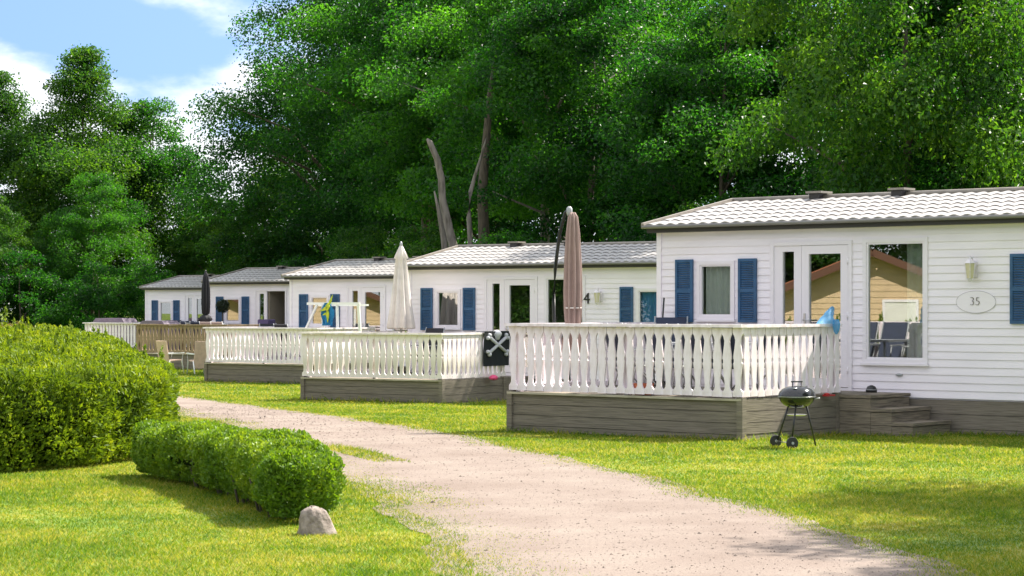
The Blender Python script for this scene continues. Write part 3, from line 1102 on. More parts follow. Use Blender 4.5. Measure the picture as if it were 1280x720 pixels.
TREES = [
    ('broad2', -10.5, 112, 2.2, 1.05, 'tree behind the gap between the huge tree and the left trees, above the fourth roof'),
    ('broad', -5.8, 112, 0.8, 1.15, 'dark tree far behind the third roof, left of the cream parasol'),
    # left group, with the sky to its right
    ('cone', -21.8, 112, 0.4, 1.05, 'tall pointed tree at the left, its tip against the white cloud'),
    ('cone', -26.6, 113, 2.0, 0.98, 'leafy tree cut by the left edge of the picture'),
    ('broad', -18.6, 114, 1.1, 1.0, 'rounded shoulder of a tree right of the pointed tree, below the cloud'),
    ('broad2', -24.5, 103, 3.0, 0.62, 'lower dark tree at the left, in front of the pointed tree'),
    ('broad', -20.0, 105, 5.0, 0.66, 'dark leafy tree left of the farthest mobile home'),
    ('broad2', -15.0, 110, 4.0, 0.62, 'bright leafy tree directly behind the left end of the farthest roof'),
    # the great wood from left to right
    ('huge', -7.4, 100, 0.0, 1.03, 'huge dark tree whose left edge stands against the blue sky'),
    ('huge2', -3.4, 95, 2.5, 0.97, 'tall tree just right of the huge tree, above the third mobile home'),
    ('broad2', -11.0, 99, 1.2, 0.66, 'low tree with sunny gaps behind the fourth mobile home'),
    ('high', -3.4, 87, 3.3, 1.14, 'tall tree above the top of the cream parasol'),
    ('high2', -0.6, 84, 5.5, 1.12, 'dark tall tree behind the two leaning bare trunks'),
    ('high', 3.2, 80, 1.9, 1.05, 'tall dark tree right of the leaning bare trunks, at the top of the picture'),
    ('high2', 2.3, 70, 0.6, 0.95, 'tree with a pale straight trunk right above the pink parasol', 'trees in the wood behind the homes', None, M.palebark),
    ('high', 1.1, 74, 2.9, 1.00, 'tree with a thin pale trunk left of the pink parasol', 'trees in the wood behind the homes', None, M.palebark),
    ('broad', 6.3, 66, 4.4, 0.95, 'dense tree above the right half of the second roof'),
    ('broad2', 9.5, 52.8, 0.9, 0.95, 'leafy tree rising over the left end of the nearest roof', 'trees in the wood behind the homes', 1.22),
    ('broad', 11.6, 56, 2.2, 0.94, 'wide tree over the middle of the nearest roof, behind its vents'),
    ('broad2', 15.4, 57, 3.8, 0.98, 'bright leafy tree over the right end of the nearest roof'),
    ('broad', 10.5, 68, 5.2, 1.15, 'tall tree deep in the wood behind the nearest home'),
    ('broad2', 16.0, 70, 1.5, 1.2, 'tall tree at the right edge with blue sky between its leaves'),
    ('broad', 5.6, 82, 3.5, 1.15, 'dark tree deep in the wood above the gap between the two nearest homes'),
]
for t in TREES:
    tree(*t)
BUSHES = [
    ('bush', -13.0, 100, 0.3, 1.1, 'shrub behind the fourth roof, left of centre'),
    ('bush2', -8.8, 90, 1.3, 1.3, 'shrub behind the gap between the fourth and third roofs'),
    ('bush', -5.5, 83, 2.3, 1.25, 'dark shrub behind the third roof'),
    ('bush2', -3.2, 78, 3.3, 1.4, 'shrub left of the leaning trunks'),
    ('bush2', -0.2, 65.5, 0.9, 1.35, 'leafy shrub hiding the foot of the dark trunk'),
    ('bush', -2.9, 71.5, 2.9, 1.15, 'leafy shrub just left of the broken leaning trunk'),
    ('bush', 0.9, 77, 4.3, 1.15, 'sunlit shrub between the leaning trunks and the pale trunks'),
    ('bush2', 3.9, 72, 5.3, 1.5, 'shrub right of the pink parasol, behind the second roof'),
    ('bush', 5.2, 62, 0.8, 1.2, 'shrub just left of the nearest roof'),
    ('bush', 8.5, 50, 1.8, 1.0, 'shrub close behind the left vent of the nearest roof'),
    ('bush2', 11.0, 50, 2.8, 1.2, 'shrub behind the right part of the nearest roof'),
    ('bush', 13.5, 51, 3.8, 1.05, 'shrub behind the right end of the nearest roof'),
    ('bush2', -22.5, 101, 4.8, 1.5, 'dark shrub at the foot of the left trees'),
    ('bush2', -18.6, 99, 5.8, 1.3, 'dark green shrub beside the farthest deck'),
    ('bush2', -16.6, 101, 0.5, 1.25, 'dark shrub touching the left end of the farthest home'),
    ('bush2', -27.0, 104, 1.5, 1.4, 'dark shrub at the left edge under the trees'),
]
for t in BUSHES:
    tree(*t, group='shrubs under the trees', name='leafy_shrub', cat='shrub')
# tree outside the right edge whose shadow falls on the lawn
tree('high2', 12.7, 18.9, 2.2, 0.92, 'second tree beyond the right edge, nearer the road', group='lawn trees')
tree('high', 14.0, 22.0, 0.7, 0.95, 'tree beyond the right edge that shades the corner of the lawn', group='lawn trees')


def bare_trunk(label, pts, rads, m=None):
    o = MB().tube(pts, rads, 12).build('bare_trunk', m or M.palebark)
    return tag(o, label, 'tree trunk', 'leaning trunks behind home 34')


zz = float(tz(66)) - 0.1
bare_trunk('leaning bare grey trunk with a broken top, behind the left end of roof 34', [(-1.45, 67, zz), (-1.7, 67, 2.5), (-1.80, 67, 3.7), (-1.97, 67, 4.4), (-2.12, 67, 5.1), (-2.15, 66.95, 5.7), (-2.28, 66.9, 6.3), (-2.50, 66.8, 6.8), (-2.58, 66.8, 6.9)], [0.17, 0.15, 0.135, 0.13, 0.115, 0.11, 0.10, 0.085, 0.03])
bare_trunk('short pale trunk close beside the broken leaning trunk', [(-1.75, 68.5, zz), (-1.95, 68.5, 2.4), (-2.12, 68.5, 3.9), (-2.3, 68.5, 4.9), (-2.42, 68.5, 5.4)], [0.15, 0.13, 0.10, 0.06, 0.02])
bare_trunk('slim curved bare trunk right of the broken trunk', [(-1.35, 69, zz), (-1.25, 69, 2.8), (-1.35, 69, 4.6), (-1.30, 69, 5.4), (-1.16, 69, 5.9), (-1.0, 69, 6.4), (-0.86, 69, 6.9), (-0.8, 69, 7.1)], [0.11, 0.095, 0.08, 0.07, 0.055, 0.045, 0.03, 0.012])
bare_trunk('dark trunk right of the slim curved trunk', [(-0.75, 70, zz), (-0.85, 70, 3.0), (-0.95, 70, 5.5), (-0.7, 70, 8.5), (-0.6, 70, 9.5)], [0.24, 0.20, 0.16, 0.10, 0.03], M.bark)


# ------------------------------------------------------------------ hedges
def smooth_noise(P, seed, scale):
    g = np.random.default_rng(seed)
    out = np.zeros(len(P))
    for k in range(7):
        w = g.normal(size=3) * scale * (0.7 + 0.5 * k)
        out += np.sin(P @ w + g.uniform(0, 6.28)) / (1 + 0.6 * k)
    return out / 2.2


def hedge(name, label, outline, height, base, n, size, aspect, m, seed, depth=0.16, lump=0.07, lift=0.6, spikes=0, stems=(), rnd=0.2):
    """Leaves spread over the skin of a rounded block; outline is a closed list of (x, y); height(x, y) its top."""
    g = np.random.default_rng(seed)
    O = np.array(outline, dtype=float)
    E = np.roll(O, -1, axis=0) - O
    Ln = np.linalg.norm(E, axis=1)
    per = Ln.sum()
    cen = O.mean(axis=0)
    x0, y0 = O.min(axis=0)
    x1, y1 = O.max(axis=0)

    def inside(x, y):
        c = np.zeros(len(x), dtype=bool)
        for i in range(len(O)):
            xa, ya = O[i]
            xb, yb = O[(i + 1) % len(O)]
            t = ((ya > y) != (yb > y)) & (x < (xb - xa) * (y - ya) / (yb - ya + 1e-12) + xa)
            c ^= t
        return c

    def dist(x, y):
        d = np.full(len(x), 9e9)
        for i in range(len(O)):
            a = O[i]
            t = np.clip(((x - a[0]) * E[i, 0] + (y - a[1]) * E[i, 1]) / max(Ln[i] ** 2, 1e-9), 0, 1)
            d = np.minimum(d, np.hypot(x - a[0] - t * E[i, 0], y - a[1] - t * E[i, 1]))
        return d
    hm = height(cen[0], cen[1])
    sgn = np.sign(np.sum(O[:, 0] * np.roll(O[:, 1], -1) - np.roll(O[:, 0], -1) * O[:, 1]))
    area = abs(np.sum(O[:, 0] * np.roll(O[:, 1], -1) - np.roll(O[:, 0], -1) * O[:, 1])) / 2
    ns = int(n * per * hm / (per * hm + area))
    # sides
    i = g.choice(len(O), ns, p=Ln / per)
    t = g.uniform(0, 1, ns)
    p = O[i] + E[i] * t[:, None]
    nrm = np.stack([E[i, 1], -E[i, 0]], axis=1) / Ln[i][:, None] * sgn
    hh = height(p[:, 0], p[:, 1])
    zf = g.uniform(0, 1, ns)
    z = base + zf * (hh - base)
    q = np.clip((z - (hh - rnd)) / rnd, 0, 1)
    inset = rnd * (1 - np.sqrt(np.maximum(0, 1 - q * q)))
    qb = np.clip((base + 0.25 - z) / 0.25, 0, 1)
    inset = inset + 0.10 * qb ** 2
    Ps = np.column_stack([p, z])
    lum = lump * smooth_noise(Ps, seed, 2.6) + 0.75 * lump * smooth_noise(Ps, seed + 3, 7.0) + 0.5 * lump * smooth_noise(Ps, seed + 4, 16.0)
    off = lum - inset - depth * g.uniform(0, 1, ns) ** 1.6
    Ps[:, :2] += nrm * off[:, None]
    Ns = np.column_stack([nrm * np.sqrt(np.maximum(0, 1 - q * q))[:, None], 0.25 + 0.9 * q])
    # top
    nt_ = n - ns
    k = int(nt_ * ((x1 - x0) * (y1 - y0)) / area * 1.15)
    x, y = g.uniform(x0, x1, k), g.uniform(y0, y1, k)
    ok = inside(x, y)
    x, y = x[ok], y[ok]
    dd = dist(x, y)
    qq = np.clip(1 - dd / rnd, 0, 1)
    zt = height(x, y) - rnd * (1 - np.sqrt(np.maximum(0, 1 - qq * qq)))
    Pt = np.column_stack([x, y, zt])
    Pt[:, 2] += lump * smooth_noise(Pt, seed + 1, 2.2) + 0.5 * lump * smooth_noise(Pt, seed + 5, 6.0) - depth * g.uniform(0, 1, len(x)) ** 1.6
    Nt = np.column_stack([0 * x, 0 * x, 1 + 0 * x])
    P = np.concatenate([Ps, Pt])
    N = unit(np.concatenate([Ns, Nt]))
    ax = unit(N + np.array([0, 0, lift]) + 0.35 * g.normal(size=P.shape))
    if spikes:                                   # feathery leaders standing above the top
        for _ in range(spikes):
            j = g.integers(len(Pt))
            hgt = g.uniform(0.10, 0.34)
            m_ = int(hgt * 130)
            s = g.uniform(0, 1, m_)
            c = Pt[j] + np.column_stack([g.normal(0, 0.035, m_) * (1.1 - s), g.normal(0, 0.035, m_) * (1.1 - s), s * hgt])
            P = np.concatenate([P, c])
            N = np.concatenate([N, unit(g.normal(size=(m_, 3)))])
            ax = np.concatenate([ax, unit(np.array([0, 0, 1.0]) + 0.5 * g.normal(size=(m_, 3)))])
    Nl = unit(np.cross(ax, unit(g.normal(size=P.shape))) + 0.35 * N)
    V, Fc = leaves(g, P, Nl, size * g.uniform(0.6, 1.4, len(P)), aspect, 0.1, ax)
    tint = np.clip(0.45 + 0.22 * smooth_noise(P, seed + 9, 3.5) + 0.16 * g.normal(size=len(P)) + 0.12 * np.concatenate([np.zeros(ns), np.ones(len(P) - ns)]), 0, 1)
    r = empty(name, (cen[0], cen[1], float(tz(cen[1]))), 0, label, 'hedge', None)
    off = np.array([cen[0], cen[1], 0.0])
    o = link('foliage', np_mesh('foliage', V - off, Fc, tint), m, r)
    # twiggy core that stops the light
    core = MB()
    ins = [tuple(cen + (np.array(c_) - cen) * (1 - (depth + 0.26) / max(0.3, np.linalg.norm(np.array(c_) - cen)))) for c_ in outline]
    nn = len(ins)
    lo = [(a_ - cen[0], b_ - cen[1], base + 0.22) for a_, b_ in ins]
    hi = [(a_ - cen[0], b_ - cen[1], float(height(a_, b_)) - depth - (0.32 if hm > 0.9 else 0.16)) for a_, b_ in ins]
    core.face(hi if sgn > 0 else hi[::-1])
    core.face(lo[::-1] if sgn > 0 else lo)
    for j in range(nn):
        core.face([lo[j], lo[(j + 1) % nn], hi[(j + 1) % nn], hi[j]])
    core.build('branches', M.twig, r)
    if stems:
        rr = random.Random(seed)
        for sx, sy in stems:
            sm = MB()
            for _ in range(5):
                dx, dy = rr.uniform(-.12, .12), rr.uniform(-.12, .12)
                sm.tube([(sx - cen[0] + dx * 0.5, sy - cen[1] + dy * 0.5, -0.05), (sx - cen[0] + dx, sy - cen[1] + dy, 0.18), (sx - cen[0] + dx * 1.3, sy - cen[1] + dy * 1.3, 0.30)], [0.014, 0.010, 0.006], 6)
            sm.build('stem', M.bark, r)
    return r


def h_tall(x, y):
    return 1.08 + 0.36 * np.clip((-np.asarray(x) - 4.7) / 2.4, 0, 1) * np.clip((np.asarray(y) - 22.0) / 7.0, 0.35, 1)


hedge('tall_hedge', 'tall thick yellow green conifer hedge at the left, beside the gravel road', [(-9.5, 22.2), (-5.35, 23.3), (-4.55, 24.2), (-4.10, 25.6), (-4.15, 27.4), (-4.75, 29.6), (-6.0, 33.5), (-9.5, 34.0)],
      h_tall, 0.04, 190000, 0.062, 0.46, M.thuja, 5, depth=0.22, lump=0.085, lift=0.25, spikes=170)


def h_low(x, y):
    return 0.55 + 0.03 * np.sin(np.asarray(y) * 5.2 + 0.7) + 0.02 * np.sin(np.asarray(y) * 11.0)


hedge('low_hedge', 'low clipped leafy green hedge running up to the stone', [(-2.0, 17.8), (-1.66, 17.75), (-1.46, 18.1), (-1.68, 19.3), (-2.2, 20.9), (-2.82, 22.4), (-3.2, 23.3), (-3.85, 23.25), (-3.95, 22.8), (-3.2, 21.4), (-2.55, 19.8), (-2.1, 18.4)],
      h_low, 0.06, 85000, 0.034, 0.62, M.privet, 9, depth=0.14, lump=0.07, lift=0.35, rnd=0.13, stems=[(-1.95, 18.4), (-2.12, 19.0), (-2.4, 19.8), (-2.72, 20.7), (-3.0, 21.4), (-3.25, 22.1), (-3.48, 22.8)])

hedge('dry_hedge', 'pale dry hedge far off at the left edge, under the blue car', [(-26.2, 97.5), (-21.4, 97.0), (-21.3, 98.6), (-26.2, 99.2)],
      lambda x, y: 1.35 + 0 * np.asarray(x), -0.3, 9000, 0.13, 0.5, M.dry, 15, depth=0.3, lump=0.12, lift=0.5)

# standing stone
g = np.random.default_rng(3)
pr = [(0.140, -0.06), (0.136, 0.0), (0.128, 0.05), (0.119, 0.10), (0.111, 0.145), (0.098, 0.18), (0.072, 0.203), (0.035, 0.213), (0.002, 0.216)]
V, Fc = [], []
sg = 28
for r_, z_ in pr:
    for j in range(sg):
        t_ = 2 * math.pi * j / sg
        q_ = r_ * (1 + 0.08 * math.sin(3 * t_ + 1 + 9 * z_) + 0.06 * math.sin(5 * t_ + 14 * z_) + 0.03 * g.normal())
        V.append((1.02 * q_ * math.cos(t_) + 0.22 * (0.1 - z_) * (1 if math.cos(t_) > 0.2 else 0), 0.8 * q_ * math.sin(t_), z_ + 0.006 * g.normal()))
for k in range(len(pr) - 1):
    for j in range(sg):
        j2 = (j + 1) % sg
        Fc.append((k * sg + j, k * sg + j2, (k + 1) * sg + j2, (k + 1) * sg + j))
o = link('standing_stone', np_mesh('standing_stone', np.array(V), np.array(Fc), smooth=True), M.stone)
o.location = (-1.535, 17.1, 0)
tag(o, 'small rounded grey stone standing in the grass at the end of the low hedge', 'stone')

# ------------------------------------------------------------------ kettle grill
r = empty('kettle_grill', (3.575, 27.62, 0.0), 0, 'black kettle grill on three legs standing on the lawn by the deck', 'grill')
MB().lathe([(0.03, 0.505), (0.10, 0.515), (0.165, 0.545), (0.205, 0.585), (0.226, 0.63), (0.231, 0.648)], 36).build('bowl', M.kettle, r)
ld = MB().lathe([(0.237, 0.650), (0.235, 0.662), (0.222, 0.700), (0.185, 0.742), (0.12, 0.772), (0.04, 0.782), (0.003, 0.783)], 36).build('lid', M.kettle, r)
hd = MB()
hd.tube([(-0.055, 0, 0.775), (-0.055, 0, 0.83)], 0.006, 6).tube([(0.055, 0, 0.775), (0.055, 0, 0.83)], 0.006, 6).bar((-0.072, 0, 0.835), (0.072, 0, 0.835), 0.02, 0.016)
hd.build('handle', M.black, ld)
MB().lathe([(0.028, 0.0), (0.028, 0.008), (0.004, 0.012)], 14, (-0.04, -0.15, 0.752)).build('lid_vent', M.steel, ld)
MB().lathe([(0.2385, 0.6465), (0.2385, 0.6515)], 36).build('rim', M.steel, r)
bh = MB().tube([(0.225, -0.03, 0.62), (0.285, -0.03, 0.63), (0.285, 0.05, 0.63), (0.225, 0.05, 0.62)], 0.007, 6).build('side_handle', M.greymetal, r)
MB().lathe([(0.01, 0.405), (0.10, 0.408), (0.125, 0.42), (0.128, 0.425)], 24).build('ash_catcher', M.steel, r)
wheels = [(-0.235, 0.24), (-0.085, -0.22)]
feet = [(-0.21, 0.22, 0.09), (-0.085, -0.18, 0.09), (0.27, 0.20, 0.0)]
for (fx, fy, fz), t_ in zip(feet, ((-0.09, 0.11), (-0.03, -0.14), (0.13, 0.06))):
    MB().tube([(t_[0], t_[1], 0.53), (fx, fy, fz)], 0.0115, 8).build('leg', M.black, r)
MB().tube([(wheels[0][0], wheels[0][1], 0.075), (wheels[1][0], wheels[1][1], 0.075)], 0.007, 6).build('axle', M.steel, r)
for wx, wy in wheels:
    w_ = MB().lathe([(0.074, -0.018), (0.077, -0.012), (0.077, 0.012), (0.074, 0.018)], 24).build('wheel', M.tyre, r)
    w_.location = (wx, wy, 0.077)
    w_.rotation_euler = (R(90), 0, R(18))
    MB().lathe([(0.018, -0.022), (0.018, 0.022)], 12).build('hub', M.greymetal, w_)

# ------------------------------------------------------------------ parasols
def parasol_pink():
    p = on_home(0, 0.12, -2.42, DKZ[0])
    r = empty('cantilever_parasol', p, HZ[0], 'folded dusty pink parasol hanging from a black curved mast', 'parasol', 'folded parasols on the decks')
    MB().lathe([(0.30, 0), (0.30, 0.05), (0.05, 0.07)], 20, (-0.2, 0, 0.0)).build('base', M.black, r)
    MB().tube([(-0.22, 0, 0.05), (-0.24, 0, 0.9), (-0.25, 0, 1.3), (-0.22, 0, 1.8), (-0.14, 0, 2.3), (-0.03, 0, 2.62), (0.03, 0, 2.66)], [0.028, 0.028, 0.028, 0.028, 0.026, 0.024, 0.02], 10).build('mast', M.black, r)
    MB().tube([(0.035, 0, 2.62), (0.03, -0.02, 1.6), (0.06, -0.02, 0.15)], 0.022, 8).build('rod', M.black, r)
    MB().lathe([(0.03, 2.57), (0.045, 2.61), (0.045, 2.68), (0.02, 2.71)], 12, (0.05, 0, 0)).build('cap', M.greymetal, r)
    cn = MB().lathe([(0.03, 2.62), (0.065, 2.55), (0.09, 2.3), (0.11, 1.9), (0.12, 1.45), (0.112, 1.15), (0.10, 0.98), (0.115, 0.85), (0.135, 0.72), (0.15, 0.55)], 72, (0.12, 0, 0), fold=0.24, nf=9, seed=4)
    cn.build('canopy', M.pink, r)
    fr = MB().lathe([(0.06, 0.98), (0.10, 0.80), (0.06, 0.62), (0.03, 0.55)], 20, (0.30, -0.05, 0.0), fold=0.25, nf=5, seed=2)
    fr.build('loose_flap', M.pink, r)
    for z in (1.2, 0.93):
        MB().lathe([(0.128, z), (0.128, z + 0.02)], 24, (0.12, 0, 0)).build('strap', M.cream, r)


parasol_pink()


def parasol_pole(i, u, v, top, canopy, m, label, knot=0.0, pole=None):
    p = on_home(i, u, v, DKZ[i])
    r = empty('parasol', p, HZ[i], label, 'parasol', 'folded parasols on the decks')
    MB().lathe([(0.26, 0), (0.26, 0.06), (0.05, 0.09), (0.04, 0.28), (0.02, 0.3)], 20).build('base', M.black, r)
    MB().tube([(0, 0, 0.2), (0, 0, top)], 0.022, 10).build('pole', pole or M.greymetal, r)
    MB().lathe(canopy, 72, fold=0.26, nf=9, seed=i + 8).build('canopy', m, r)
    MB().lathe([(0.02, top - 0.06), (0.035, top - 0.03), (0.03, top + 0.03), (0.012, top + 0.07)], 12).build('finial', pole or M.cream, r)
    if knot:
        MB().lathe([(0.04, knot - 0.16), (0.17, knot - 0.10), (0.22, knot), (0.16, knot + 0.10), (0.08, knot + 0.16)], 32, fold=0.14, nf=7, seed=3).build('gathered_cloth', m, r)


parasol_pole(1, 0.50, -1.0, 2.96, [(0.03, 2.93), (0.09, 2.78), (0.135, 2.66), (0.105, 2.62), (0.135, 2.3), (0.17, 1.9), (0.215, 1.5), (0.27, 1.08), (0.25, 1.05), (0.05, 1.3)], M.cream,
             'folded cream parasol on the mossy white deck, left of home 34', pole=M.greymetal)
parasol_pole(3, 1.50, -1.9, 2.78, [(0.03, 2.78), (0.08, 2.6), (0.12, 2.2), (0.13, 1.7), (0.11, 1.35), (0.05, 1.3)], M.darkcloth, 'slim folded black parasol in front of the fourth home', knot=1.16, pole=M.black)


# ------------------------------------------------------------------ furniture and odds and ends
def chair_parts(m, frame):
    """Folding garden armchair: sling back and seat on a tube frame, facing +x."""
    parts = []
    b = MB()
    b.bar((-0.18, 0, 0.44), (-0.42, 0, 1.06), 0.46, 0.03, up=(1, 0, 0.4))
    parts.append(('backrest', b.mesh('backrest'), m))
    s = MB()
    s.bar((-0.2, 0, 0.43), (0.28, 0, 0.46), 0.46, 0.03)
    parts.append(('seat', s.mesh('seat'), m))
    for sy in (-0.25, 0.25):
        l = MB()
        l.tube([(-0.43, sy, 1.08), (-0.18, sy, 0.43), (0.28, sy, 0.02)], 0.013, 8)
        l.tube([(0.30, sy, 0.46), (-0.2, sy, 0.42), (-0.32, sy, 0.02)], 0.013, 8)
        parts.append(('leg', l.mesh('leg'), frame))
        a = MB()
        a.bar((-0.30, sy, 0.68), (0.22, sy, 0.67), 0.05, 0.025)
        a.tube([(0.2, sy, 0.66), (0.26, sy, 0.44)], 0.012, 8)
        parts.append(('armrest', a.mesh('armrest'), frame))
    for _, me, mm in parts:
        me.materials.append(mm)
    return parts


def high_chair(m, frame):
    parts = []
    b = MB()
    b.bar((-0.20, 0, 0.20), (-0.36, 0, 1.04), 0.50, 0.035, up=(1, 0, 0.2))
    parts.append(('backrest', b.mesh('backrest'), m))
    s = MB()
    s.bar((-0.2, 0, 0.40), (0.28, 0, 0.44), 0.48, 0.03)
    parts.append(('seat', s.mesh('seat'), m))
    for sy in (-0.27, 0.27):
        l = MB()
        l.tube([(0.30, sy, 0.66), (0.24, sy, 0.40), (0.32, sy, 0.0)], 0.02, 8)
        l.tube([(-0.24, sy, 0.42), (-0.38, sy, 0.0)], 0.02, 8)
        parts.append(('leg', l.mesh('leg'), frame))
        parts.append(('armrest', MB().bar((-0.30, sy, 0.64), (0.34, sy, 0.66), 0.06, 0.03).mesh('armrest'), frame))
    for _, me, mm in parts:
        me.materials.append(mm)
    return parts


CH = {'tall': high_chair(M.beige, M.whitemetal), 'navy': chair_parts(M.navy, M.greymetal), 'rose': chair_parts(M.rose, M.whitemetal), 'black': chair_parts(M.darkcloth, M.greymetal)}


def chair(kind, p, rz, label, group=None, name='garden_chair', s=1.0):
    r = empty(name, p, rz, label, 'chair', group)
    r.scale = (s, s, s)
    for n, me, _ in CH[kind]:
        link(n, me, None, r)


def table(p, rz, label, m, w=1.4, d=0.8, h=0.72):
    r = empty('garden_table', p, rz, label, 'table')
    MB().box((-w / 2, -d / 2, h - 0.035), (w / 2, d / 2, h)).build('tabletop', m, r)
    for sx in (-1, 1):
        for sy in (-1, 1):
            MB().tube([(sx * (w / 2 - 0.08), sy * (d / 2 - 0.08), h - 0.035), (sx * (w / 2 - 0.05), sy * (d / 2 - 0.05), 0)], 0.02, 8).build('leg', M.greymetal, r)


# beige chairs on the grass before the brown deck
for x, y, rz, lab in ((-10.75, 69.2, R(48), 'high backed beige garden chair on the grass, left of its twin'), (-9.72, 68.3, R(118), 'high backed beige garden chair on the grass, partly behind the white deck')):
    chair('tall', (x, y, float(tz(y))), rz, lab, 'beige chairs on the grass')

# nearest deck
chair('navy', on_home(0, 1.55, -2.55, DKZ[0]), HZ[0] + R(10), 'navy folding chair on the nearest deck, left of the table', 'chairs on the nearest deck', s=0.92)
chair('navy', on_home(0, 3.35, -2.3, DKZ[0]), HZ[0] + R(172), 'navy folding chair on the nearest deck, at the right end of the table', 'chairs on the nearest deck', s=0.92)
chair('navy', on_home(0, 2.35, -2.85, DKZ[0]), HZ[0] + R(88), 'navy folding chair with its back against the middle of the nearest front railing', 'chairs on the nearest deck', s=0.92)
chair('navy', on_home(0, 0.65, -0.62, DKZ[0]), HZ[0] + R(-60), 'navy folding chair beside the left shutters of the nearest home', 'chairs on the nearest deck')
chair('navy', on_home(0, 1.75, -2.95, DKZ[0]), HZ[0] + R(84), 'navy folding chair behind the front railing, left of the coral bucket', 'chairs on the nearest deck', s=0.92)
chair('navy', on_home(0, 3.0, -2.9, DKZ[0]), HZ[0] + R(95), 'navy folding chair behind the front railing, right of the coral bucket', 'chairs on the nearest deck', s=0.92)
chair('navy', on_home(0, 3.55, -2.95, DKZ[0]), HZ[0] + R(100), 'navy folding chair in the front right corner of the nearest deck', 'chairs on the nearest deck', s=0.92)
table(on_home(0, 2.45, -2.05, DKZ[0]), HZ[0], 'grey garden table among navy chairs on the nearest deck', M.greymetal, 1.3, 0.8)
o = MB().lathe([(0.10, 0.0), (0.135, 0.02), (0.15, 0.16), (0.155, 0.165), (0.14, 0.15), (0.1, 0.03)], 20).build('coral_bucket', M.orange)
o.location = on_home(0, 2.2, -3.3, DKZ[0])
tag(o, 'coral bucket on the floor of the nearest deck, behind the balusters', 'bucket')
o = MB().tube([(0, 0, 0), (0.10, 0.02, 1.37)], 0.014, 8).bar((-0.14, 0, 0.04), (0.14, 0, 0.04), 0.05, 0.08).build('broom', M.black)
o.location = on_home(0, 0.16, -0.22, DKZ[0])
o.rotation_euler = (0, 0, HZ[0])
tag(o, 'dark broom leaning against the left corner of the nearest home', 'broom')
# dome, red shoe and net
r = empty('boot_brush', on_home(0, 4.02, -0.28, 0.545), HZ[0], 'dark rounded boot brush on the top step by the door', 'boot brush')
MB().lathe([(0.08, 0), (0.082, 0.04), (0.06, 0.085), (0.02, 0.105), (0.003, 0.107)], 20).build('dome', M.black, r)
MB().lathe([(0.083, 0.038), (0.083, 0.046)], 20).build('rim', M.greymetal, r)
o = MB().box((-0.10, -0.04, 0), (0.10, 0.04, 0.022)).lathe([(0.045, 0.022), (0.045, 0.035), (0.02, 0.045)], 12, (-0.05, 0, 0)).build('toy_spade', M.red)
o.location = on_home(0, DW - 0.035, -1.45, 0.53)
o.rotation_euler = (0, 0, HZ[0] + R(90))
o.parent = None
tag(o, 'small flat red toy at the foot of the white railing, beside the steps', 'toy')

p = Vector(on_home(0, DW - 0.11, -DD + 2.20, 1.54))
r = empty('scoop_net', p, HZ[0], 'light blue scoop net tied over the end of the white railing', 'net')
V, Fc = [], []
g = np.random.default_rng(12)
for k in range(9):
    t_ = k / 8
    for j in range(20):
        an = 2 * math.pi * j / 20
        q_ = 0.025 + 0.17 * (1 - t_) ** 0.8 * (1 + 0.25 * math.sin(3 * an + 5 * t_)) + 0.014 * g.normal()
        c_ = Vector((0.0, -0.08 + 0.13 * t_, 0.0 + 0.24 * t_))
        V.append((c_.x + 0.45 * q_ * math.cos(an), c_.y + q_ * math.sin(an) * 0.9 - 0.05 * (1 - t_), c_.z + 0.25 * q_ * math.sin(an) * t_))
for k in range(8):
    for j in range(20):
        j2 = (j + 1) % 20
        Fc.append((k * 20 + j, k * 20 + j2, (k + 1) * 20 + j2, (k + 1) * 20 + j))
link('net_bag', np_mesh('net_bag', np.array(V), np.array(Fc), smooth=True), M.netblue, r)
kn = MB().lathe([(0.008, -0.15), (0.03, -0.11), (0.040, -0.06), (0.045, 0.0), (0.03, 0.06)], 25, (0.115, -0.02, 0.0), fold=0.35, nf=5, seed=6).build('knot', M.netblue, r)

# pirate towel over the side railing of deck 34
pt = on_home(1, 3.37 + 0.014, -DD + 2.13, 0)
r = empty('towel', (pt[0], pt[1], 0.0), HZ[1], 'black towel with white skull and crossbones hanging over the mossy railing', 'towel')
tw = MB()
n = 16
for a_ in range(n):
    for b_ in range(n):
        def tp(i_, j_):
            y_ = -0.62 + 1.02 * i_ / n
            z_ = 0.50 + 0.755 * j_ / n
            return (0.022 + 0.012 * math.sin(y_ * 14) * (1 - j_ / n) + 0.03 * (j_ / n) ** 3, y_, z_)
        tw.face([tp(a_, b_), tp(a_ + 1, b_), tp(a_ + 1, b_ + 1), tp(a_, b_ + 1)], True)
tw.box((-0.16, -0.62, 1.246), (0.055, 0.40, 1.256))
tw.build('cloth', M.flagblack, r)
bo = MB()
for s_ in (-1, 1):
    bo.tube([(0.062, -0.11 - 0.36 * s_, 0.78), (0.068, -0.11 + 0.36 * s_, 1.14)], [0.036, 0.036], 8)
    for e_ in ((-0.36 * s_, 0.78), (0.36 * s_, 1.14)):
        for k_ in (-1, 1):
            bo.lathe([(0.005, -0.045), (0.042, -0.03), (0.05, 0.0), (0.042, 0.03), (0.005, 0.045)], 10, (0.062, -0.11 + e_[0] + 0.03 * k_, e_[1] + (0.03 if (k_ * s_ < 0) else -0.03)))
bo.lathe([(0.02, -0.08), (0.06, -0.06), (0.075, -0.02), (0.11, 0.03), (0.115, 0.07), (0.08, 0.12), (0.02, 0.14)], 16, (0.03, -0.11, 1.14))
bo.build('print', M.flagwhite, r)
o = MB().lathe([(0.02, 0.0), (0.13, 0.02), (0.15, 0.07), (0.12, 0.12), (0.05, 0.15)], 20, fold=0.12, nf=6, seed=3).build('pink_bag', M.hotpink)
o.location = on_home(1, 3.37 + 0.16, -DD + 1.72, 0.20)
o.scale = (0.6, 1.1, 0.75)
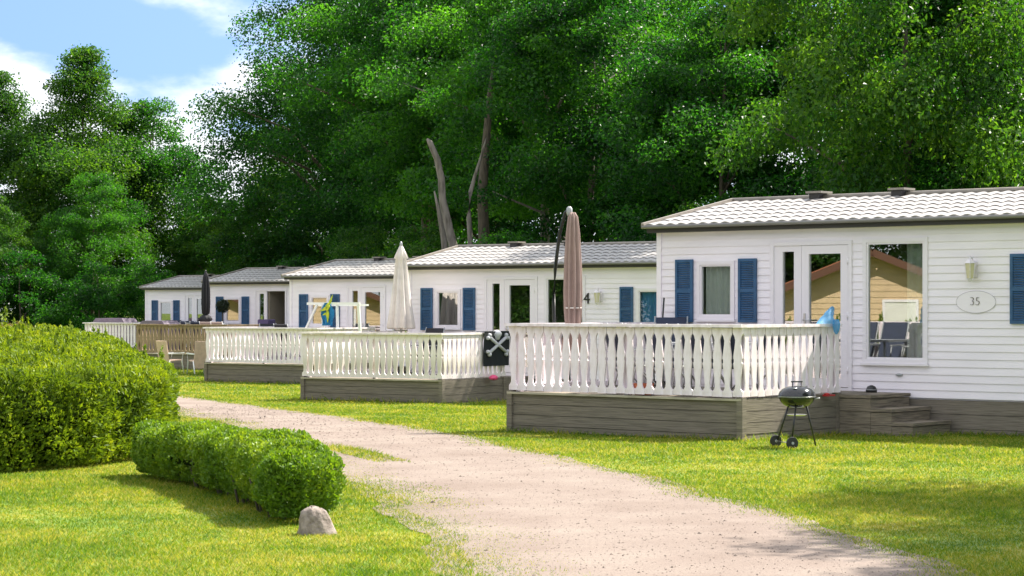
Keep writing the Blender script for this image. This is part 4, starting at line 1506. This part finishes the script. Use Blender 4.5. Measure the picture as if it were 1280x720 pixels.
tag(o, 'hot pink bag hanging low beside the black pirate towel', 'bag')

# drying frame with a swim towel, by the third home
r = empty('drying_frame', on_home(2, 3.50, -2.3, DKZ[2]), HZ[2], 'white tubular drying frame standing on the third deck', 'drying frame')
MB().bar((-0.9, 0, 1.64), (0.95, 0, 1.64), 0.06, 0.07).bar((-0.9, 0.36, 1.60), (0.95, 0.36, 1.60), 0.05, 0.05).build('top_bar', M.whitemetal, r)
for pts in ([(-0.55, 0, 1.62), (-1.35, -0.2, 0.0)], [(-0.35, 0, 1.62), (-0.42, 0.1, 0.0)], [(0.15, 0, 1.62), (0.33, -0.15, 0.0)], [(0.9, 0, 1.62), (0.86, 0.2, 0.0)]):
    MB().bar(pts[0], pts[1], 0.075, 0.05).build('leg', M.whitemetal, r)
tg = on_home(2, 3.40, -2.36, 0)
r = empty('swim_towel', (tg[0], tg[1], 0), HZ[2], 'blue towel with a lime green frond pattern hung on the drying frame', 'towel')
cl = MB()
for a_ in range(10):
    for b_ in range(12):
        def sp(i_, j_):
            t_ = j_ / 12
            x_ = -0.02 + (-0.17 + 0.34 * i_ / 10) * (0.72 + 0.5 * math.sin(math.pi * (1 - t_) * 0.72)) + 0.04 * math.sin(7 * t_ + i_)
            return (x_, -0.03 - 0.03 * math.sin(i_ * 1.7), 1.28 + 0.62 * t_)
        cl.face([sp(a_, b_), sp(a_ + 1, b_), sp(a_ + 1, b_ + 1), sp(a_, b_ + 1)], True)
cl.build('cloth', M.teal, r)
fd = MB()
for (x0_, z0_), (x1_, z1_), w_ in (((0.06, 1.90), (0.02, 1.62), 0.15), ((0.03, 1.72), (0.05, 1.36), 0.12), ((0.05, 1.78), (-0.24, 1.66), 0.10), ((0.08, 1.82), (0.22, 2.12), 0.08), ((0.0, 1.62), (-0.14, 1.56), 0.07)):
    dx_, dz_ = x1_ - x0_, z1_ - z0_
    l_ = math.hypot(dx_, dz_)
    nx_, nz_ = -dz_ / l_ * w_ / 2, dx_ / l_ * w_ / 2
    mx_, mz_ = x0_ + dx_ * 0.3, z0_ + dz_ * 0.3
    fd.prism([(x0_, z0_), (mx_ + nx_, mz_ + nz_), (x1_, z1_), (mx_ - nx_, mz_ - nz_)], -0.10, -0.075)
fd.build('fronds', M.lime, r)
# chairs and boxes on the far decks
chair('black', on_home(2, 0.10, -0.9, DKZ[2]), HZ[2] + R(-30), 'dark folding chair by the left shutter of the third home', 'chairs on the far decks')
chair('black', on_home(1, 1.15, -1.0, DKZ[1]), HZ[1] + R(-90), 'black curved chair back below the window of home 34', 'chairs on the far decks')
chair('black', on_home(2, 1.2, -1.4, DKZ[2]), HZ[2] + R(90), 'dark folding chair behind the legs of the drying frame', 'chairs on the far decks')
chair('rose', on_home(3, 2.35, -1.9, DKZ[3]), HZ[3] + R(90), 'faded rose chair before the open door of the fourth home', 'chairs on the far decks')
chair('rose', on_home(3, 1.75, -1.8, DKZ[3]), HZ[3] + R(90), 'faded rose chair left of the open door of the fourth home', 'chairs on the far decks')
chair('navy', on_home(3, 0.55, -1.4, DKZ[3]), HZ[3] + R(60), 'navy chair beside the white pot on the brown deck', 'chairs on the far decks')
chair('navy', on_home(3, 0.95, -1.5, DKZ[3]), HZ[3] + R(110), 'navy chair right of the white pot on the brown deck', 'chairs on the far decks')


def box_thing(name, p, rz, size, m, label, cat, bev=0.06):
    w, d, h = size
    o = MB()
    out = [(-w / 2, 0), (w / 2, 0), (w / 2, h - bev), (w / 2 - bev, h), (-w / 2 + bev, h), (-w / 2, h - bev)]
    o.prism(out, -d / 2, d / 2)
    b = o.build(name, m)
    b.location = p
    b.rotation_euler = (0, 0, rz)
    return tag(b, label, cat)


box_thing('garden_sofa', on_home(4, 0.55, -2.4, DKZ[4]), HZ[4], (1.9, 0.8, 1.16), M.mauve, 'mauve covered sofa behind the farthest white railing', 'sofa', 0.25)
box_thing('covered_table', on_home(3, -0.6, -1.9, DKZ[3] + 0.0), HZ[3], (1.5, 0.8, 1.10), M.mauve, 'dark covered table behind the brown railing', 'covered table', 0.3)
box_thing('planter_box', on_home(4, 2.4, -1.0, DKZ[4]), HZ[4], (0.52, 0.4, 1.08), M.navy, 'small black planter box below the shutter of the farthest home', 'planter', 0.02)
box_thing('storage_box', on_home(4, 3.4, -1.6, DKZ[4]), HZ[4], (0.85, 0.5, 1.05), M.navy, 'long black storage box left of the black parasol', 'storage box', 0.02)
box_thing('purple_crate', on_home(3, 3.45, -1.0, DKZ[3]), HZ[3], (0.45, 0.4, 1.15), M.purple, 'purple crate against the right window of the fourth home', 'crate', 0.03)


def topiary(p, label):
    r = empty('topiary', p, 0, label, 'topiary')
    MB().lathe([(0.13, 0), (0.18, 0.35), (0.20, 1.0), (0.205, 1.06), (0.18, 1.05), (0.02, 1.02)], 20).build('pot', M.pot, r)
    MB().tube([(0, 0, 1.0), (0.01, 0, 1.45)], 0.02, 8).build('stem', M.bark, r)
    g = np.random.default_rng(31)
    n = 900
    d = unit(g.normal(size=(n, 3)))
    P = d * (0.24 * g.uniform(0.6, 1.05, n))[:, None] + np.array([0.01, 0, 1.66])
    V, Fc = leaves(g, P, unit(d + 0.6 * g.normal(size=(n, 3))), g.uniform(0.05, 0.09, n))
    link('foliage', np_mesh('foliage', V, Fc, g.uniform(0, 1, n)), M.topiary, r)


topiary(on_home(3, 1.22, -0.7, DKZ[3] - 0.05), 'ball topiary in a white pot before the small window of the fourth home')

# pale blue car far left
cy = 106.0
r = empty('parked_car', (-25.2, cy, float(tz(cy))), 0, 'pale blue car roof just showing over the hedge at the left edge', 'car')
MB().prism([(-2.1, 0.25), (2.1, 0.25), (2.1, 0.85), (1.3, 0.95), (-1.7, 0.95), (-2.1, 0.85)], -0.85, 0.85).build('body', M.carpaint, r)
MB().prism([(-1.7, 0.951), (1.3, 0.951), (0.7, 1.42), (-1.2, 1.42)], -0.75, 0.75).build('window', M.carglass, r)
MB().prism([(-1.35, 1.421), (0.85, 1.421), (0.6, 1.52), (-1.1, 1.52)], -0.74, 0.74).build('roof', M.carpaint, r)
for wx in (-1.3, 1.3):
    for wy in (-0.8, 0.8):
        w_ = MB().lathe([(0.30, -0.1), (0.32, -0.06), (0.32, 0.06), (0.30, 0.1)], 20).build('wheel', M.tyre, r)
        w_.location = (wx, wy, 0.32)
        w_.rotation_euler = (R(90), 0, 0)

# ------------------------------------------------------------------ homes and trees across the road (seen in the window glass)
def tan_home(x, y, rz, label):
    r = empty('timber_house', (x, y, float(tz(y))), rz, label, 'house', 'tan houses across the road')
    W, D, E_, A_ = 5.4, 9.0, 2.25, 3.35
    w = MB()
    siding(w, -W / 2, W / 2, 0.3, E_, [], -D / 2, 0.16)
    z = E_
    while z < A_ - 0.05:
        q_ = min(z + 0.16, A_ - 0.02)
        a0, a1 = W / 2 * (A_ - z) / (A_ - E_), W / 2 * (A_ - q_) / (A_ - E_)
        w.face([(-a0, -D / 2 - 0.016, z), (a0, -D / 2 - 0.016, z), (a1, -D / 2 - 0.003, q_), (-a1, -D / 2 - 0.003, q_)])
        z = q_
    w.box((-W / 2, -D / 2 + 0.02, 0.0), (-W / 2 + 0.08, D / 2, E_)).box((W / 2 - 0.08, -D / 2 + 0.02, 0), (W / 2, D / 2, E_)).box((-W / 2 + 0.08, D / 2 - 0.08, 0), (W / 2 - 0.08, D / 2, E_))
    w.box((-W / 2 + 0.01, -D / 2 + 0.005, 0), (W / 2 - 0.01, -D / 2 + 0.06, 0.3))
    w.build('wall', M.tan, r)
    rf = MB()
    sl = (A_ - E_) / (W / 2)
    o_ = 0.45
    for s_ in (-1, 1):
        p0, p1 = (0, A_ + 0.05), (s_ * (W / 2 + o_), E_ - o_ * sl + 0.05)
        rf.face([(p0[0], -D / 2 - 0.4, p0[1]), (p1[0], -D / 2 - 0.4, p1[1]), (p1[0], D / 2 + 0.3, p1[1]), (p0[0], D / 2 + 0.3, p0[1])])
        rf.face([(p0[0], -D / 2 - 0.39, p0[1] - 0.04), (p1[0], -D / 2 - 0.39, p1[1] - 0.04), (p1[0], D / 2 + 0.29, p1[1] - 0.04), (p0[0], D / 2 + 0.29, p0[1] - 0.04)])
    ro = rf.build('roof', M.terracotta, r)
    bb = MB()
    for s_ in (-1, 1):
        bb.bar((0, -D / 2 - 0.42, A_ - 0.05), (s_ * (W / 2 + o_), -D / 2 - 0.42, E_ - o_ * sl - 0.05), 0.04, 0.2)
    bb.build('barge_board', M.brownboard, ro)
    f = frame_mb(-1.3, -0.3, 1.0, 2.0, 0.08, -D / 2 - 0.05, -D / 2 - 0.016).build('window', M.upvc, r)
    MB().box((-1.22, -D / 2 - 0.03, 1.08), (-0.38, -D / 2 - 0.02, 1.92)).build('pane', M.curtain, f)


tan_home(-27.5, 21.5, R(104), 'tan house with a terracotta roof opposite the nearest home')
tan_home(-30.5, 56.5, R(106), 'tan house with a terracotta roof opposite the third home')
tan_home(-38.0, 71.0, R(106), 'tan house with a terracotta roof opposite the fourth home')
for k, (x, y, s) in enumerate([(-41, 12, 0.9), (-40, 22, 1.0), (-42, 31, 0.95), (-30, 40, 0.55), (-44, 50, 1.0), (-48, 64, 1.0), (-33, 33, 0.5), (-36, 16.5, 1.0), (-36, 27, 1.0), (-38.5, 21, 1.2), (-30, 43, 0.9), (-35, 38, 1.1)]):
    tree(['broad', 'broad2', 'cone'][k % 3], x, y, k * 1.3, s, 'leafy tree across the road, outside the left of the picture', group='trees across the road')

# ------------------------------------------------------------------ grass
g = np.random.default_rng(77)


def in_road(x, y, m=0.0):
    return (x > road_l(y) - m) & (x < road_r(y) + m)


def in_deck(x, y, pad=0.0):
    c = np.zeros(len(x), dtype=bool)
    for i, h in enumerate(HOMES):
        t_ = R(h[2])
        dx, dy = x - h[0], y - h[1]
        u = dx * math.cos(t_) - dy * math.sin(t_)
        v = dx * math.sin(t_) + dy * math.cos(t_)
        c |= (u > 0.0 - pad) & (u < DW + pad) & (v > -DD - pad) & (v < 0.2)
        c |= (u > 0.0 - pad) & (u < HL) & (v > 0.0 - pad) & (v < HW)
        if i == 0:
            c |= (u > DW) & (u < 5.28 + pad) & (v > -1.12 - pad) & (v < 0.2)
    return c


STRIP = np.array([(-2.30, 27.9), (-1.95, 27.4), (-1.50, 26.2), (-1.12, 25.0), (-1.20, 24.6), (-1.50, 24.9), (-1.95, 26.2), (-2.35, 27.5)])


def in_poly(x, y, O):
    c = np.zeros(len(x), dtype=bool)
    for i in range(len(O)):
        xa, ya = O[i]
        xb, yb = O[(i + 1) % len(O)]
        c ^= ((ya > y) != (yb > y)) & (x < (xb - xa) * (y - ya) / (yb - ya + 1e-12) + xa)
    return c


RHO = 3600.0
edges = np.concatenate([np.arange(12.5, 40, 0.5), np.arange(40, 80.1, 1.0)])
X_, Y_ = [], []
for a_, b_ in zip(edges[:-1], edges[1:]):
    m_ = (a_ + b_) / 2
    hw = 0.2327 * b_ * 1.12 + 0.6
    rho = RHO * min(1.0, (17.0 / m_) ** 2)
    k = int(rho * (b_ - a_) * 2 * hw)
    X_.append(g.uniform(-hw, hw, k))
    Y_.append(g.uniform(a_, b_, k))
x, y = np.concatenate(X_), np.concatenate(Y_)
xy0 = np.column_stack([x, y, 0 * x])
strip = in_poly(x, y, STRIP)
# grass thins out raggedly across both edges of the road
e = np.minimum(x - road_l(y), road_r(y) - x)
e = e + 0.13 * smooth_noise(xy0, 4, 3.0) + 0.10 * smooth_noise(xy0, 6, 9.0)
left = (x - road_l(y)) < (road_r(y) - x)
soft = np.where(left, 0.34, 0.16)
pk = np.clip(0.5 - (e - np.where(left, 0.30, 0.0)) / (2 * soft), 0, 1) ** 1.4
keep = (g.uniform(0, 1, len(x)) < pk) | (strip & (smooth_noise(xy0, 9, 5.0) > -0.5))
keep &= ~in_deck(x, y)
x, y = x[keep], y[keep]
base_pad = in_deck(x, y, 0.16)
n = len(x)
pat = smooth_noise(np.column_stack([x, y, 0 * x]), 21, 0.9)
h = (0.023 + 0.009 * pat) * g.uniform(0.6, 1.5, n) * (1 + 0.010 * np.maximum(0, y - 17))
h *= np.where(base_pad, g.uniform(1.5, 4.0, n), 1.0)
h *= np.where(in_road(x, y, 0.1) & ~in_poly(x, y, STRIP), 0.6, 1.0) * np.where(in_poly(x, y, STRIP), 1.5, 1.0)
w = 0.0046 * np.maximum(1, y / 17.0) * g.uniform(0.7, 1.3, n)
an = g.uniform(0, 2 * math.pi, n)
ln = g.uniform(0.3, 1.9, n) * h
la = g.uniform(0, 2 * math.pi, n)
z = tz(y)
V = np.empty((n, 3, 3))
V[:, 0] = np.column_stack([x - w * np.cos(an), y - w * np.sin(an), z - 0.004])
V[:, 1] = np.column_stack([x + w * np.cos(an), y + w * np.sin(an), z - 0.004])
V[:, 2] = np.column_stack([x + ln * np.cos(la), y + ln * np.sin(la), z + h])
gr = link('grass', np_mesh('grass', V.reshape(-1, 3), np.arange(3 * n).reshape(n, 3), g.uniform(0, 1, n)), M.blade)
tag(gr, 'short sunlit lawn with dry yellow patches on both sides of the gravel road', 'grass', kind='stuff')

# loose stones on the road
k = 7000
y = 12.5 + (45 - 12.5) * g.uniform(0, 1, k) ** 1.8
t = g.uniform(-0.02, 1.02, k)
x = road_l(y) + t * (road_r(y) - road_l(y))
s = g.lognormal(-5.25, 0.42, k) * np.maximum(1, y / 22)
octa = np.array([(1, 0, 0), (-1, 0, 0), (0, 1, 0), (0, -1, 0), (0, 0, 1), (0, 0, -1)], dtype=float)
of = np.array([(0, 2, 4), (2, 1, 4), (1, 3, 4), (3, 0, 4), (2, 0, 5), (1, 2, 5), (3, 1, 5), (0, 3, 5)])
J = octa[None] * (1 + 0.3 * g.normal(size=(k, 6, 1)))
J[:, :, 2] *= 0.6
ca, sa = np.cos(t * 99), np.sin(t * 99)
Xr = J[:, :, 0] * ca[:, None] - J[:, :, 1] * sa[:, None]
Yr = J[:, :, 0] * sa[:, None] + J[:, :, 1] * ca[:, None]
V = np.stack([Xr * s[:, None] + x[:, None], Yr * s[:, None] + y[:, None], J[:, :, 2] * s[:, None] + tz(y)[:, None] + 0.007], axis=2)
Fc = (of[None] + (np.arange(k) * 6)[:, None, None]).reshape(-1, 3)
gv = link('gravel', np_mesh('gravel', V.reshape(-1, 3), Fc), M.gravel)
tag(gv, 'loose grey and pink pebbles on the gravel road', 'gravel', kind='stuff')
